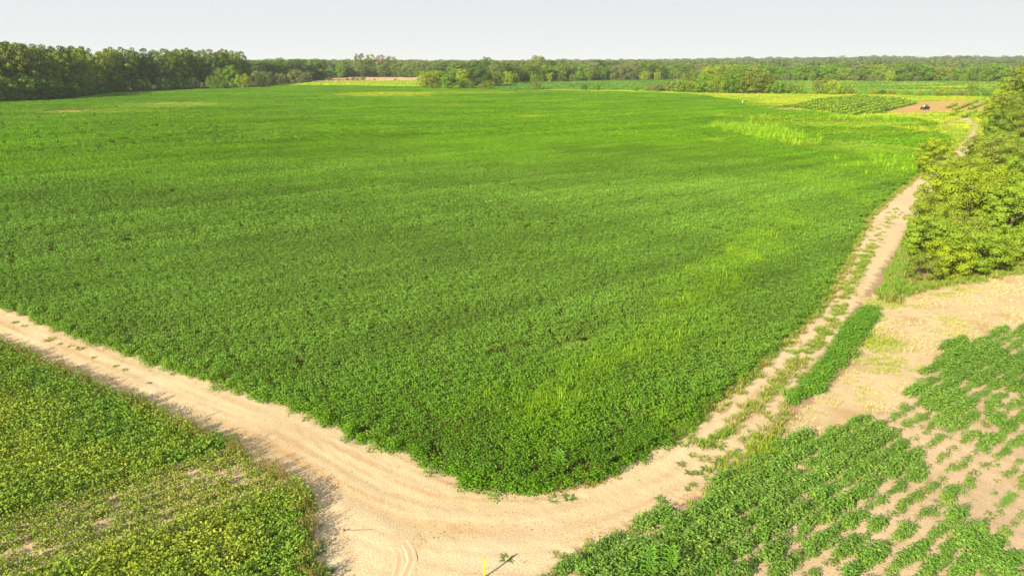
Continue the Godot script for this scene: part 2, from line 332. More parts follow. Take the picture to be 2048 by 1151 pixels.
func soybean_field() -> void:
	var o := stand("soybean_field", "big field of closed green soybean rows filling the middle of the view", "soybean field")
	var turn := -ROW
	var mat := leaf_mat("soy", Color.WHITE, 0.45, 0.45)
	var along := Vector2(sin(ROW), -cos(ROW))
	var across := Vector2(cos(ROW), sin(ROW))
	var lods := [[0.0, 70.0, 0.762, 1, 250, 0.100], [70.0, 160.0, 1.524, 2, 520, 0.130], [160.0, 700.0, 3.048, 4, 640, 0.23]]
	for l in lods.size():
		var q: Array = lods[l]
		var meshes := []
		for k in 6: meshes.append(crop_tile(q[2], q[3], q[4], q[5], 0.85, 0.75 if l < 2 else 0.6))
		var kinds := bags(6)
		for p0 in lattice(MAIN, q[2], q[2], q[0], q[1]):
			var p: Vector2 = p0 + along * rng.randf_range(-0.3, 0.3) * q[2]
			var w := patch_at(p)
			if l == 0 and w[1] > 0.3 and rng.randf() < w[1]: continue
			var lane := n_mid.get_noise_2d(p.dot(along) * 0.12 + 300.0, p.dot(across) * 1.9)
			var h := 1.0 + 0.09 * n_mid.get_noise_2d(p.x, p.y) + 0.07 * n_small.get_noise_2d(p.x * 0.6, p.y * 0.6) + 0.15 * lane
			if l == 0 or l == 1:
				var t := seg_dist(p, TRACK)
				if t < 0.8: h *= 0.88 + 0.35 * n_mid.get_noise_2d(p.x * 1.5, p.y * 1.5)
			h *= 1.0 - 0.5 * w[1] - 0.25 * w[0]
			h *= rng.randf_range(0.96, 1.04)
			var b: Bag = kinds[rng.randi() % 6]
			b.x.append(spin(p, gh(p.x, p.y), turn + (PI if rng.randf() < 0.5 else 0.0), 1.0, h))
			b.c.append(field_color(p, w) * (1.0 + 0.30 * lane))
		pour("soybean_plants", kinds, meshes, mat, o)
	# ragged plants along the rim, where single ones stand out
	var edge := []
	for k in 5: edge.append(bushy_plant(0.34, 0.72, 90, 0.12, 0.04))
	var ek := bags(5)
	for i in range(0, 46):
		var a := MAIN[i]; var c := MAIN[i + 1]
		for k in int(a.distance_to(c) / 0.16):
			var p := a.lerp(c, rng.randf()) + Vector2(rng.randfn(0, 0.22), rng.randfn(0, 0.22))
			if not seen(p): continue
			var b: Bag = ek[rng.randi() % 5]
			b.x.append(spin(p, gh(p.x, p.y), rng.randf() * TAU, rng.randf_range(0.5, 1.15), rng.randf_range(0.35, 1.1)))
			b.c.append(field_color(p, [0.0, 0, 0.3 * rng.randf(), 0]))
	pour("rim_plants", ek, edge, mat, o)

func field_weeds() -> void:
	var o := stand("tall_weeds", "yellow-green tall grass and weeds standing above the crop of the big field", "weeds")
	var meshes := []
	for k in 4: meshes.append(grass_tuft(26, 1.2, 0.032, 0.55, 0.8))
	for k in 3: meshes.append(grass_tuft(26, 1.5, 0.09, 0.9, 0.3))
	var kinds := bags(7)
	for e in PATCHES:
		if e[4] == 1 or e[4] == 3: continue
		var area: float = e[2] * e[3] * PI
		var far: bool = Vector2(e[0], e[1]).length() > 110.0
		var n := int(minf(area * (0.6 if far else 4.0) * e[5], 9000.0))
		for i in n:
			var r := sqrt(rng.randf()) * 1.15
			var a := rng.randf() * TAU
			var p := Vector2(e[0] + cos(a) * r * e[2], e[1] + sin(a) * r * e[3])
			if not inside(p, MAIN): continue
			var w := patch_at(p)
			if rng.randf() > w[0] + w[2]: continue
			var b: Bag = kinds[4 + rng.randi() % 3] if far else kinds[rng.randi() % 4]
			var tall := rng.randf_range(0.75, 1.1) * (1.0 if not far else (0.75 if e[4] == 0 else 1.15))
			b.x.append(spin(p, gh(p.x, p.y), rng.randf() * TAU, 1.0, tall))
			var c := Color(0.23, 0.42, 0.015).lerp(Color(0.40, 0.48, 0.03) if far else Color(0.42, 0.52, 0.02), clampf(w[0] - w[2] * 0.6 + rng.randf_range(-0.25, 0.25), 0.0, 1.0))
			b.c.append(c)
	for i in STREAK.size() - 1:
		for k in int(STREAK[i].distance_to(STREAK[i + 1]) * 26.0):
			var p := STREAK[i].lerp(STREAK[i + 1], rng.randf()) + Vector2(rng.randfn(0, 1.9), rng.randfn(0, 1.9))
			var w := patch_at(p)
			if not inside(p, MAIN) or rng.randf() > w[0] + w[2]: continue
			var b: Bag = kinds[rng.randi() % 4]
			b.x.append(spin(p, gh(p.x, p.y), rng.randf() * TAU, 1.0, rng.randf_range(0.6, 0.95)))
			b.c.append(Color(0.17, 0.35, 0.015).lerp(Color(0.32, 0.46, 0.02), clampf(w[0] * 0.8 + rng.randf_range(-0.2, 0.2), 0.0, 1.0)))
	pour("weed_tufts", kinds, meshes, leaf_mat("grass", Color.WHITE, 0.6, 0.5), o)

# ---------------------------------------------------------------- the two fields in front
func row_gap(p: Vector2) -> float:              # the thin rows between the two halves of the yellowing field
	var across := Vector2(cos(ROW), sin(ROW))
	var a: float = Vector2(-18.24, -23.4).dot(across)
	var b: float = Vector2(-15.18, -19.94).dot(across)
	var t := p.dot(across)
	return clampf(minf((t - minf(a, b)) / 0.8, (maxf(a, b) - t) / 0.8), 0.0, 1.0)

func yellowing_field() -> void:
	var o := stand("yellowing_soybean_field", "yellowing soybean field with thin sandy rows below the straight stretch of the road", "soybean field")
	var meshes := []
	for k in 4: meshes.append(bushy_plant(0.32, 0.68, 120, 0.10, 0.12 + 0.08 * k, 1.0))
	for k in 3: meshes.append(bushy_plant(0.28, 0.52, 90, 0.10, 0.16, 0.9))
	var kinds := bags(7)
	for q in lattice(FIELD_LL, 0.24, 0.762, 0.0, 90.0):
		var gap := row_gap(q)
		var p := q + Vector2(rng.randfn(0, 0.10), rng.randfn(0, 0.10)) * (0.5 if gap > 0.3 else 1.0)
		if gap > 0.3 and rng.randf() < 0.0 + 0.28 * clampf(n_small.get_noise_2d(p.x * 0.8, p.y * 0.8) + 0.4, 0.0, 1.0): continue
		var y := n_mid.get_noise_2d(p.x * 1.6 + 40.0, p.y * 1.6)
		var k := clampi(int(1.6 + y * 3.2 + rng.randf_range(-0.8, 0.8)), 0, 3)
		var wide := rng.randf_range(1.0, 1.4)
		var tall := rng.randf_range(0.85, 1.2)
		if gap > 0.3: k = 4 + rng.randi() % 3; wide = rng.randf_range(0.75, 1.12)
		var b: Bag = kinds[k]
		b.x.append(spin(p, gh(p.x, p.y), rng.randf() * TAU, wide, tall))
		var c := Color(0.130, 0.260, 0.024).lerp(Color(0.26, 0.34, 0.034), clampf(0.45 + y * 0.9 + rng.randf_range(-0.3, 0.3), 0.0, 1.0))
		if gap > 0.3: c = c.lerp(Color(0.27, 0.33, 0.05), 0.5)
		b.c.append(c)
	pour("soybean_plants", kinds, meshes, leaf_mat("soy_dry", Color.WHITE, 0.5, 0.45), o)
	# bare stalks of the ripe plants, sticking out over the road
	var st := []
	for k in 3:
		var L := Leaves.new()
		for i in 5:
			var b := Vector3(rng.randf_range(-0.2, 0.2), 0, rng.randf_range(-0.2, 0.2))
			var t := b + Vector3(rng.randf_range(-0.15, 0.15), rng.randf_range(0.7, 1.0), rng.randf_range(-0.15, 0.15))
			L.tube(b, t, 0.008, 0.004, 3, Color(1, 1, 1))
			for j in 5: L.leaf(b.lerp(t, 0.4 + 0.12 * j), (rand_dir() + Vector3.UP * 0.4).normalized(), rand_dir(), 0.09, 0.025, Color(1, 1, 0.9))
		st.append(L.done())
	var sk := bags(3)
	for i in range(1, 17):
		var a := FIELD_LL[i]; var c := FIELD_LL[i + 1]
		for k in int(a.distance_to(c) / 0.13):
			var p := a.lerp(c, rng.randf()) + Vector2(rng.randfn(0, 0.20), rng.randfn(0, 0.20)) + Vector2(-0.15, 0.15)
			var b: Bag = sk[rng.randi() % 3]
			b.x.append(spin(p, gh(p.x, p.y), rng.randf() * TAU, 1.0, rng.randf_range(0.7, 1.15)))
			b.c.append(Color(0.20, 0.22, 0.05).lerp(Color(0.30, 0.20, 0.07), rng.randf()))
	pour("ripe_stalks", sk, st, leaf_mat("soy_dry", Color.WHITE), o)

func sparse_field() -> void:
	var o := stand("sparse_soybean_field", "thinning soybean field in broken rows with bare sandy soil showing below the clearing", "soybean field")
	var meshes := []
	for k in 5: meshes.append(bushy_plant(0.24, 0.42, 85, 0.09, 0.015, 0.65))
	for k in 2: meshes.append(bushy_plant(0.15, 0.22, 22, 0.09, 0.06, 0.7))
	var kinds := bags(7)
	for q in lattice(FIELD_LR, 0.17, 0.762, 0.0, 90.0):
		var p := q + Vector2(rng.randfn(0, 0.09), rng.randfn(0, 0.09))
		var d := -0.10
		for e in DENSE_LR: d = maxf(d, clampf(in_ell(p, e) * 1.6, -0.2, 0.65))
		for e in BARE_LR:
			var k := in_ell(p, e)
			if k > -0.1: d -= clampf((k + 0.1) * 1.3, 0.0, 0.55)
		d += n_mid.get_noise_2d(p.x * 6.0, p.y * 6.0) * 0.8 + n_small.get_noise_2d(p.x * 1.5, p.y * 1.5) * 0.7 + 0.33
		if d < 0.0:
			if rng.randf() > 0.12 + 1.3 * clampf(d + 0.6, 0.0, 0.6): continue
			var s: Bag = kinds[5 + rng.randi() % 2]
			s.x.append(spin(p, gh(p.x, p.y), rng.randf() * TAU, rng.randf_range(0.6, 1.3), rng.randf_range(0.6, 1.2)))
			s.c.append(Color(0.10, 0.22, 0.035).lerp(Color(0.24, 0.26, 0.05), rng.randf() * 0.5))
			continue
		var b: Bag = kinds[rng.randi() % 5]
		var big := clampf(0.55 + d * 1.0, 0.5, 1.4)
		b.x.append(spin(p, gh(p.x, p.y), rng.randf() * TAU, big * rng.randf_range(0.85, 1.2), big * rng.randf_range(0.8, 1.15)))
		b.c.append(Color(0.100, 0.235, 0.028).lerp(Color(0.175, 0.305, 0.05), rng.randf()) * (1.0 + 0.2 * n_mid.get_noise_2d(p.x, p.y)))
	pour("soybean_plants", kinds, meshes, leaf_mat("soy", Color.WHITE), o)
	var s := stand("soybean_strip", "narrow strip of dense soybean plants between the sandy road and the dry clearing", "soybean strip")
	var sk := bags(5)
	for q in lattice(STRIP, 0.2, 0.5, 0.0, 99.0):
		var p := q + Vector2(rng.randfn(0, 0.1), rng.randfn(0, 0.1))
		var b: Bag = sk[rng.randi() % 5]
		b.x.append(spin(p, gh(p.x, p.y), rng.randf() * TAU, rng.randf_range(1.0, 1.4), rng.randf_range(1.0, 1.5)))
		b.c.append(Color(0.080, 0.230, 0.022).lerp(Color(0.16, 0.32, 0.025), rng.randf()))
	pour("soybean_plants", sk, meshes.slice(0, 5), leaf_mat("soy", Color.WHITE), s)

# ---------------------------------------------------------------- verges, dry grass, row crop
func along_line(line: PackedVector2Array, per_m: float, width: float, kinds: Array, first: int, many: int, green: Color, dry: Color, share: float, tall: float, gaps: float) -> void:
	for i in line.size() - 1:
		var a := line[i]; var c := line[i + 1]
		for k in int(a.distance_to(c) * per_m):
			var p := a.lerp(c, rng.randf()) + Vector2(rng.randfn(0, width), rng.randfn(0, width))
			if n_small.get_noise_2d(p.x * 1.8, p.y * 1.8) < gaps: continue
			var b: Bag = kinds[first + rng.randi() % many]
			b.x.append(spin(p, gh(p.x, p.y), rng.randf() * TAU, rng.randf_range(0.7, 1.3), tall * rng.randf_range(0.6, 1.3)))
			b.c.append(green.lerp(dry, clampf(share + rng.randf_range(-0.35, 0.35) + n_mid.get_noise_2d(p.x * 2.0, p.y * 2.0) * 0.5, 0.0, 1.0)))

func verge_grass() -> void:
	var o := stand("verge_grass", "patchy green and straw grass along the wheel tracks of the road", "grass")
	var meshes := []
	for k in 4: meshes.append(grass_tuft(30, 0.34, 0.022, 0.22, 0.6))
	for k in 2: meshes.append(bushy_plant(0.22, 0.22, 30, 0.08, 0.05))
	var kinds := bags(6)
	var green := Color(0.18, 0.32, 0.03)
	var straw := Color(0.42, 0.34, 0.12)
	along_line(VERGE_L, 16.0, 0.28, kinds, 0, 4, green, straw, 0.45, 1.0, -0.25)
	along_line(VERGE_C, 18.0, 0.26, kinds, 0, 6, green, straw, 0.25, 0.9, -0.18)
	along_line(PackedVector2Array([Vector2(35.3, -64.5), Vector2(40.1, -71.9), Vector2(47.2, -82.5)]), 7.0, 0.4, kinds, 0, 6, green, straw, 0.3, 0.7, 0.0)
	along_line(VERGE_R, 14.0, 0.35, kinds, 0, 6, green, straw, 0.35, 0.8, -0.1)
	along_line(PackedVector2Array([Vector2(1.74, -20.41), Vector2(3.25, -20.95), Vector2(5.4, -22.51), Vector2(7.17, -23.34), Vector2(9.09, -25.06), Vector2(10.73, -26.8)]), 4.0, 0.2, kinds, 0, 6, green, straw, 0.2, 0.9, -0.1)
	along_line(PackedVector2Array([Vector2(8.81, -24.85), Vector2(10.49, -26.08), Vector2(11.58, -27.3), Vector2(12.54, -28.03)]), 26.0, 0.4, kinds, 0, 4, Color(0.22, 0.34, 0.02), straw, 0.1, 1.2, -0.6)
	along_line(PackedVector2Array([Vector2(1.39, -24.6), Vector2(2.91, -25.14), Vector2(4.51, -25.89)]), 14.0, 0.25, kinds, 0, 6, green, Color(0.40, 0.22, 0.08), 0.7, 0.7, -0.4)
	along_line(PackedVector2Array([Vector2(27.97, -47.89), Vector2(31.43, -53.27), Vector2(35.32, -59.19), Vector2(41.6, -68.5), Vector2(49.0, -79.6)]), 55.0, 0.32, kinds, 0, 4, Color(0.17, 0.32, 0.04), straw, 0.1, 2.0, -0.8)
	along_line(PackedVector2Array([Vector2(28.58, -49.49), Vector2(31.69, -50.94), Vector2(35.53, -52.73), Vector2(39.02, -54.37), Vector2(43.71, -55.8), Vector2(49.72, -57.92)]), 34.0, 0.5, kinds, 0, 6, green, straw, 0.35, 1.5, -0.6)
	along_line(PackedVector2Array([Vector2(62.9, -100.2), Vector2(75.8, -116.8), Vector2(89.2, -133.3), Vector2(103.2, -151.0), Vector2(122.7, -179.0)]), 24.0, 0.5, kinds, 0, 4, Color(0.20, 0.33, 0.03), straw, 0.2, 1.4, -0.7)
	along_line(PackedVector2Array([Vector2(64.7, -109.7), Vector2(79.2, -130.3), Vector2(87.8, -141.2), Vector2(100.1, -157.9), Vector2(111.3, -175.1), Vector2(118.3, -188.8)]), 40.0, 0.9, kinds, 0, 4, Color(0.22, 0.36, 0.02), straw, 0.15, 1.9, -0.8)
	pour("grass_tufts", kinds, meshes, leaf_mat("grass", Color.WHITE, 0.6, 0.5), o)
	var s := stand("dry_grass", "short straw coloured grass over the sandy clearing beside the thicket", "dry grass")
	var m2 := []
	for k in 4: m2.append(grass_tuft(26, 0.16, 0.016, 0.26, 0.9))
	var k2 := bags(4)
	for q in lattice(CLEARING, 0.26, 0.26, 0.0, 120.0):
		var p := q + Vector2(rng.randfn(0, 0.12), rng.randfn(0, 0.12))
		var g := n_mid.get_noise_2d(p.x * 2.4 + 20.0, p.y * 2.4) + n_small.get_noise_2d(p.x, p.y) * 0.5
		var lush := clampf(in_ell(p, [23.6, -42.2, 2.3, 6.1]) * 2.0 + 0.7 * maxf(in_ell(p, [19.8, -36.8, 2.0, 4.2]), 0.0), 0.0, 1.0)
		if rng.randf() > clampf(0.48 + g * 1.5 + lush, 0.06, 0.97): continue
		var b: Bag = k2[rng.randi() % 4]
		b.x.append(spin(p, gh(p.x, p.y), rng.randf() * TAU, rng.randf_range(0.7, 1.3), rng.randf_range(0.5, 1.3) * (1.0 + lush)))
		b.c.append(Color(0.60, 0.52, 0.30).lerp(Color(0.30, 0.42, 0.03), clampf(lush + n_mid.get_noise_2d(p.x * 1.3, p.y * 1.3 + 70.0) * 1.5 + 0.10 + rng.randf_range(-0.2, 0.2), 0.0, 1.0)))
	pour("grass_tufts", k2, m2, leaf_mat("grass", Color.WHITE), s)

func meadow() -> void:
	var o := stand("meadow_grass", "bright yellow-green rough grass between the big field and the lone bushes", "grass")
	var meshes := []
	for k in 4: meshes.append(grass_tuft(60, 0.75, 0.10, 1.7, 0.5))
	var kinds := bags(4)
	for q in lattice(MEADOW, 1.5, 1.5, 100.0, 480.0):
		var p := q + Vector2(rng.randfn(0, 0.6), rng.randfn(0, 0.6))
		if inside(p, MAIN) or inside(p, LOT) or inside(p, ROWCROP) or inside(p, ROAD): continue
		var b: Bag = kinds[rng.randi() % 4]
		var g := n_mid.get_noise_2d(p.x * 0.4, p.y * 0.8)
		b.x.append(spin(p, gh(p.x, p.y), rng.randf() * TAU, 1.0, rng.randf_range(0.5, 1.3) * (1.0 + 0.5 * g)))
		b.c.append(Color(0.20, 0.37, 0.015).lerp(Color(0.44, 0.46, 0.04), clampf(0.4 + g * 1.1 + rng.randf_range(-0.2, 0.2), 0.0, 1.0)))
	pour("grass_tufts", kinds, meshes, leaf_mat("grass", Color.WHITE), o)

func row_crop() -> void:
	var o := stand("row_crop", "patch of tall leafy row crop beside the tan lot with the utility vehicle", "row crop")
	var meshes := []
	for k in 4:
		var L := Leaves.new()
		for i in 26:
			var a := rng.randf() * TAU
			var out := Vector3(cos(a), 0, sin(a))
			L.blade(Vector3(rng.randf_range(-0.5, 0.5), rng.randf_range(0.1, 0.9), rng.randf_range(-0.3, 0.3)), (Vector3.UP * 0.8 + out).normalized(), Vector3(-out.z, 0, out.x), rng.randf_range(0.6, 1.0), 0.18, 0.5, tone(0.7, 1.3))
		meshes.append(L.done())
	var kinds := bags(4)
	for plot in [[ROWCROP, 0.68, Color(0.24, 0.40, 0.035), 0.9], [ROWCROP_B, 0.68, Color(0.36, 0.45, 0.06), 0.5], [ROWCROP_C, 0.68, Color(0.24, 0.38, 0.05), 0.6]]:
		for q in lattice(plot[0], 0.8, 3.8, 0.0, 500.0, plot[1]):
			var p: Vector2 = q + Vector2(rng.randfn(0, 0.18), rng.randfn(0, 0.18))
			if n_small.get_noise_2d(p.x * 0.5, p.y * 0.5) < -0.45: continue
			var b: Bag = kinds[rng.randi() % 4]
			b.x.append(spin(p, gh(p.x, p.y), rng.randf() * TAU, rng.randf_range(0.75, 1.1), rng.randf_range(0.75, 1.1)))
			b.c.append((plot[2] as Color).lerp(Color(0.30, 0.45, 0.03), clampf(0.35 + n_mid.get_noise_2d(p.x * 0.5, p.y * 0.5), 0.0, 0.8)))
	pour("crop_plants", kinds, meshes, leaf_mat("grass", Color.WHITE), o)

# ---------------------------------------------------------------- ground and road
var TRACKS := [   # line, half width, strength
	[PackedVector2Array([Vector2(-56.12, -55.36), Vector2(-35.44, -44.16), Vector2(-26.82, -38.53), Vector2(-20.34, -34.79), Vector2(-15.83, -32.07), Vector2(-11.72, -29.21), Vector2(-8.71, -27.01), Vector2(-6.06, -25.06), Vector2(-3.54, -23.67), Vector2(-0.88, -23.08), Vector2(1.53, -23.34), Vector2(4.07, -24.24), Vector2(6.66, -25.7), Vector2(9.12, -27.51), Vector2(11.88, -30.28), Vector2(15.05, -34.04)]), 0.42, 0.55],
	[PackedVector2Array([Vector2(-54.19, -53.27), Vector2(-33.99, -42.13), Vector2(-25.85, -36.93), Vector2(-19.54, -33.21), Vector2(-15.88, -31.0), Vector2(-11.92, -28.39), Vector2(-8.92, -26.12), Vector2(-6.7, -24.14), Vector2(-4.37, -22.45), Vector2(-2.36, -21.8), Vector2(-0.27, -21.62), Vector2(1.84, -21.97), Vector2(4.31, -23.08), Vector2(6.64, -24.6), Vector2(9.34, -26.68), Vector2(11.4, -28.84)]), 0.36, 0.8],
	[PackedVector2Array([Vector2(-23.59, -35.57), Vector2(-15.62, -30.38), Vector2(-11.71, -27.81), Vector2(-9.51, -25.89), Vector2(-7.63, -23.73), Vector2(-6.38, -21.85), Vector2(-5.38, -19.42)]), 0.30, 0.5],
	[PackedVector2Array([Vector2(-8.79, -27.3), Vector2(-5.55, -24.6), Vector2(-3.75, -22.15), Vector2(-3.03, -19.42)]), 0.5, 0.35],
	[PackedVector2Array([Vector2(-3.72, -18.28), Vector2(-3.75, -20.2), Vector2(-3.29, -21.56), Vector2(-1.82, -22.15), Vector2(0.5, -22.15), Vector2(2.49, -22.76), Vector2(5.32, -24.24)]), 0.26, 0.6],
	[PackedVector2Array([Vector2(0.66, -20.73), Vector2(2.94, -21.51), Vector2(5.31, -23.08), Vector2(7.99, -24.95)]), 0.3, 0.4],
	[PackedVector2Array([Vector2(-30.78, -42.31), Vector2(-21.17, -36.44), Vector2(-15.4, -32.97), Vector2(-11.61, -30.38), Vector2(-8.49, -27.94)]), 0.3, 0.35],
	[PackedVector2Array([Vector2(21.32, -44.16), Vector2(26.65, -51.95), Vector2(31.35, -59.19), Vector2(39.6, -71.9), Vector2(48.3, -84.0)]), 0.4, 0.4],
]

var AXIS := PackedVector2Array([Vector2(-54.82, -53.95), Vector2(-34.63, -43.03), Vector2(-26.2, -37.5), Vector2(-19.78, -33.68), Vector2(-15.29, -30.79), Vector2(-11.47, -28.48), Vector2(-8.46, -26.08), Vector2(-5.88, -24.14), Vector2(-3.44, -22.83), Vector2(-0.85, -22.3), Vector2(1.49, -22.61), Vector2(3.98, -23.57), Vector2(6.53, -25.06), Vector2(9.29, -27.3), Vector2(12.38, -30.28), Vector2(15.9, -34.79), Vector2(20.11, -40.59), Vector2(25.89, -49.49), Vector2(34.2, -62.6), Vector2(48.3, -84.0), Vector2(67.3, -110.2), Vector2(95.8, -148.2)])

func course(p: Vector2) -> Vector2:              # how far beside the road's middle line, how far along it
	var best := 1e9
	var out := Vector2.ZERO
	var run := 0.0
	for i in AXIS.size() - 1:
		var q := Geometry2D.get_closest_point_to_segment(p, AXIS[i], AXIS[i + 1])
		var d := p.distance_squared_to(q)
		if d < best:
			best = d
			var dir := (AXIS[i + 1] - AXIS[i]).normalized()
			out = Vector2(sqrt(d) * signf(dir.cross(p - AXIS[i])), run + AXIS[i].distance_to(q))
		run += AXIS[i].distance_to(AXIS[i + 1])
	return out

func ground_look(x: float, z: float, y: float) -> Array:     # [colour, height]
	var p := Vector2(x, z)
	var wob := Vector2(n_small.get_noise_2d(x * 2.0, z * 2.0), n_small.get_noise_2d(x * 2.0 + 77.0, z * 2.0)) * 0.35
	var d := p.length()
	var a := n_mid.get_noise_2d(x * 1.5, z * 1.5)
	var b := n_small.get_noise_2d(x * 2.4, z * 2.4)
	var c := Vector3(0.34, 0.25, 0.16) * (1.0 + 0.14 * a + 0.10 * b)
	if d < 330.0 and inside(p + wob, ROAD):
		c = Vector3(0.565, 0.47, 0.315) * (1.0 + 0.07 * a + 0.06 * b)
		var brown := 0.0
		if d < 62.0:
			for t in TRACKS:
				var q := seg_dist(p + wob * 0.25, t[0])
				if q > t[1] * 3.0: continue
				var k: float = exp(-pow(q / t[1], 2.0)) * t[2]
				brown = maxf(brown, k * (0.75 + 0.9 * n_mid.get_noise_2d(x * 1.1 + 30.0, z * 1.1)))
				y -= 0.05 * k
			y += 0.018 * n_small.get_noise_2d(x * 4.0, z * 4.0)
			var us := course(p)
			var streak := n_mid.get_noise_2d(us.x * 17.0, us.y * 0.55) * 0.8 + n_small.get_noise_2d(us.x * 9.0 + 40.0, us.y * 0.35) * 0.5
			brown = maxf(brown * (0.8 + streak * 0.8), streak * 1.5 - 0.06)
			c *= 1.0 + 0.10 * n_small.get_noise_2d(us.x * 14.0, us.y * 0.8 + 90.0)
			y += 0.02 * streak
		c = c.lerp(Vector3(0.44, 0.305, 0.17), clampf(brown, 0.0, 0.95))
		c = c.lerp(Vector3(0.68, 0.57, 0.42), clampf(n_mid.get_noise_2d(x * 0.9 - 60.0, z * 0.9) * 0.9, 0.0, 0.5))
	elif d < 400.0 and inside(p + wob, CLEARING):
		c = Vector3(0.55, 0.44, 0.28) * (1.0 + 0.15 * a + 0.1 * b)
		c = c.lerp(Vector3(0.36, 0.22, 0.10), clampf(n_mid.get_noise_2d(x * 1.8 + 9.0, z * 1.8) * 1.2 - 0.1, 0.0, 0.6))
	elif d < 400.0 and (inside(p, FIELD_LR) or inside(p, FIELD_LL)):
		c = Vector3(0.50, 0.39, 0.27) * (1.0 + 0.16 * a + 0.12 * b)
		y += 0.02 * b
	elif inside(p, LOT):
		c = Vector3(0.50, 0.33, 0.15) * (1.0 + 0.2 * a)
		c = c.lerp(Vector3(0.36, 0.36, 0.08), clampf(n_mid.get_noise_2d(x * 0.6, z * 0.6) * 1.4, 0.0, 0.7))
	elif inside(p, MAIN):
		var w := patch_at(p)
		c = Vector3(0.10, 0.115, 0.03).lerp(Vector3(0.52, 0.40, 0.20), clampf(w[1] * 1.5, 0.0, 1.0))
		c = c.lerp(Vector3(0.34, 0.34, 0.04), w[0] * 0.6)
	elif d > 100.0:
		c = Vector3(0.30, 0.40, 0.03) * (1.0 + 0.25 * a + 0.2 * n_big.get_noise_2d(x, z))
		if d > 640.0 or inside(p, WOODS): c = Vector3(0.055, 0.075, 0.02)
	return [Color(c.x, c.y, c.z), y]

func axis(lo: float, hi: float, mid_lo: float, mid_hi: float, far_lo: float, far_hi: float) -> PackedFloat32Array:   # grid lines: fine near the road, wider apart the farther away
	var a := PackedFloat32Array()
	var s := 0.45
	var x := mid_lo
	while x > far_lo:
		s *= 1.06
		x -= s
		a.append(x)
	a.reverse()
	x = mid_lo
	while x < lo - 0.2:
		a.append(x); x += 0.45
	while x < hi:
		a.append(x); x += 0.19
	while x < mid_hi:
		a.append(x); x += 0.45
	s = 0.45
	while x < far_hi:
		a.append(x); s *= 1.06; x += s
	a.append(far_hi)
	return a

func ground() -> void:
	var xs := axis(-36.0, 34.0, -62.0, 82.0, -7000.0, 7000.0)
	var zs := axis(-50.0, -13.0, -128.0, -12.0, -9000.0, 60.0)
	var w := xs.size()
	var v := PackedVector3Array(); var c := PackedColorArray(); var nn := PackedVector3Array()
	for j in zs.size():
		for i in w:
			var g := ground_look(xs[i], zs[j], gh(xs[i], zs[j]))
			v.append(Vector3(xs[i], g[1], zs[j]))
			c.append(g[0])
	for j in zs.size():
		for i in w:
			var i0 := maxi(i - 1, 0); var i1 := mini(i + 1, w - 1); var j0 := maxi(j - 1, 0); var j1 := mini(j + 1, zs.size() - 1)
			var dx := v[j * w + i1] - v[j * w + i0]
			var dz := v[j1 * w + i] - v[j0 * w + i]
			nn.append(dz.cross(dx).normalized())
	var road := PackedInt32Array(); var land := PackedInt32Array()
	for j in zs.size() - 1:
		for i in w - 1:
			var k := j * w + i
			var q := [k, k + 1, k + w + 1, k, k + w + 1, k + w]
			var mid := Vector2((xs[i] + xs[i + 1]) * 0.5, (zs[j] + zs[j + 1]) * 0.5)
			if mid.length() < 330.0 and inside(mid, ROAD): road.append_array(PackedInt32Array(q))
			else: land.append_array(PackedInt32Array(q))
	var mat := ground_mat()
	for part in [["dirt_road", road, "pale sandy farm road bending round the corner of the big field", "road"], ["ground", land, "sandy farmland reaching to the wooded horizon", "ground"]]:
		var a := []
		a.resize(Mesh.ARRAY_MAX)
		a[Mesh.ARRAY_VERTEX] = v; a[Mesh.ARRAY_NORMAL] = nn; a[Mesh.ARRAY_COLOR] = c; a[Mesh.ARRAY_INDEX] = part[1]
		var m := ArrayMesh.new()
		m.add_surface_from_arrays(Mesh.PRIMITIVE_TRIANGLES, a)
		var o := put(part[0], m, mat)
		tag(o, part[2], part[3], "", "structure")

var FAR_PLOTS := [
	["stubble_field", "pale tan stubble field along the foot of the far woodland", PackedVector2Array([Vector2(-182.9, -662.4), Vector2(-175.4, -773.5), Vector2(-145.1, -785.4), Vector2(-95.6, -785.4), Vector2(-80.8, -662.4), Vector2(-119.5, -645.6), Vector2(-169.5, -629.5)]), Color(0.62, 0.46, 0.30), Color(0.66, 0.50, 0.32), 0.16],
	["pale_field", "yellow-green field between the soybean field and the tan stubble", PackedVector2Array([Vector2(-171.4, -503.9), Vector2(-166.0, -585.8), Vector2(-160.6, -629.5), Vector2(-118.0, -637.4), Vector2(-78.7, -645.6), Vector2(-59.3, -484.6), Vector2(-91.7, -494.1), Vector2(-138.7, -514.2)]), Color(0.32, 0.48, 0.02), Color(0.46, 0.50, 0.04), 0.5],
	["far_field", "dark green crop field lying between the lone bushes and the far woodland", PackedVector2Array([Vector2(-40.7, -466.6), Vector2(-5.3, -536.1), Vector2(40.4, -599.7), Vector2(79.6, -645.6), Vector2(142.0, -662.4), Vector2(217.3, -680.2), Vector2(267.4, -662.4), Vector2(162.3, -399.8), Vector2(105.9, -399.8), Vector2(87.4, -434.4), Vector2(37.4, -458.1), Vector2(-7.5, -442.0)]), Color(0.09, 0.25, 0.03), Color(0.28, 0.35, 0.04), 0.7],
	["distant_field", "broad green field with dry streaks behind the scattered yellow bushes", PackedVector2Array([Vector2(267.4, -662.4), Vector2(305.9, -645.6), Vector2(369.1, -637.4), Vector2(435.1, -629.5), Vector2(506.5, -614.2), Vector2(286.2, -344.7), Vector2(254.9, -370.2), Vector2(212.6, -364.8), Vector2(184.6, -387.4), Vector2(162.3, -399.8)]), Color(0.12, 0.29, 0.025), Color(0.48, 0.46, 0.06), 0.7],
]

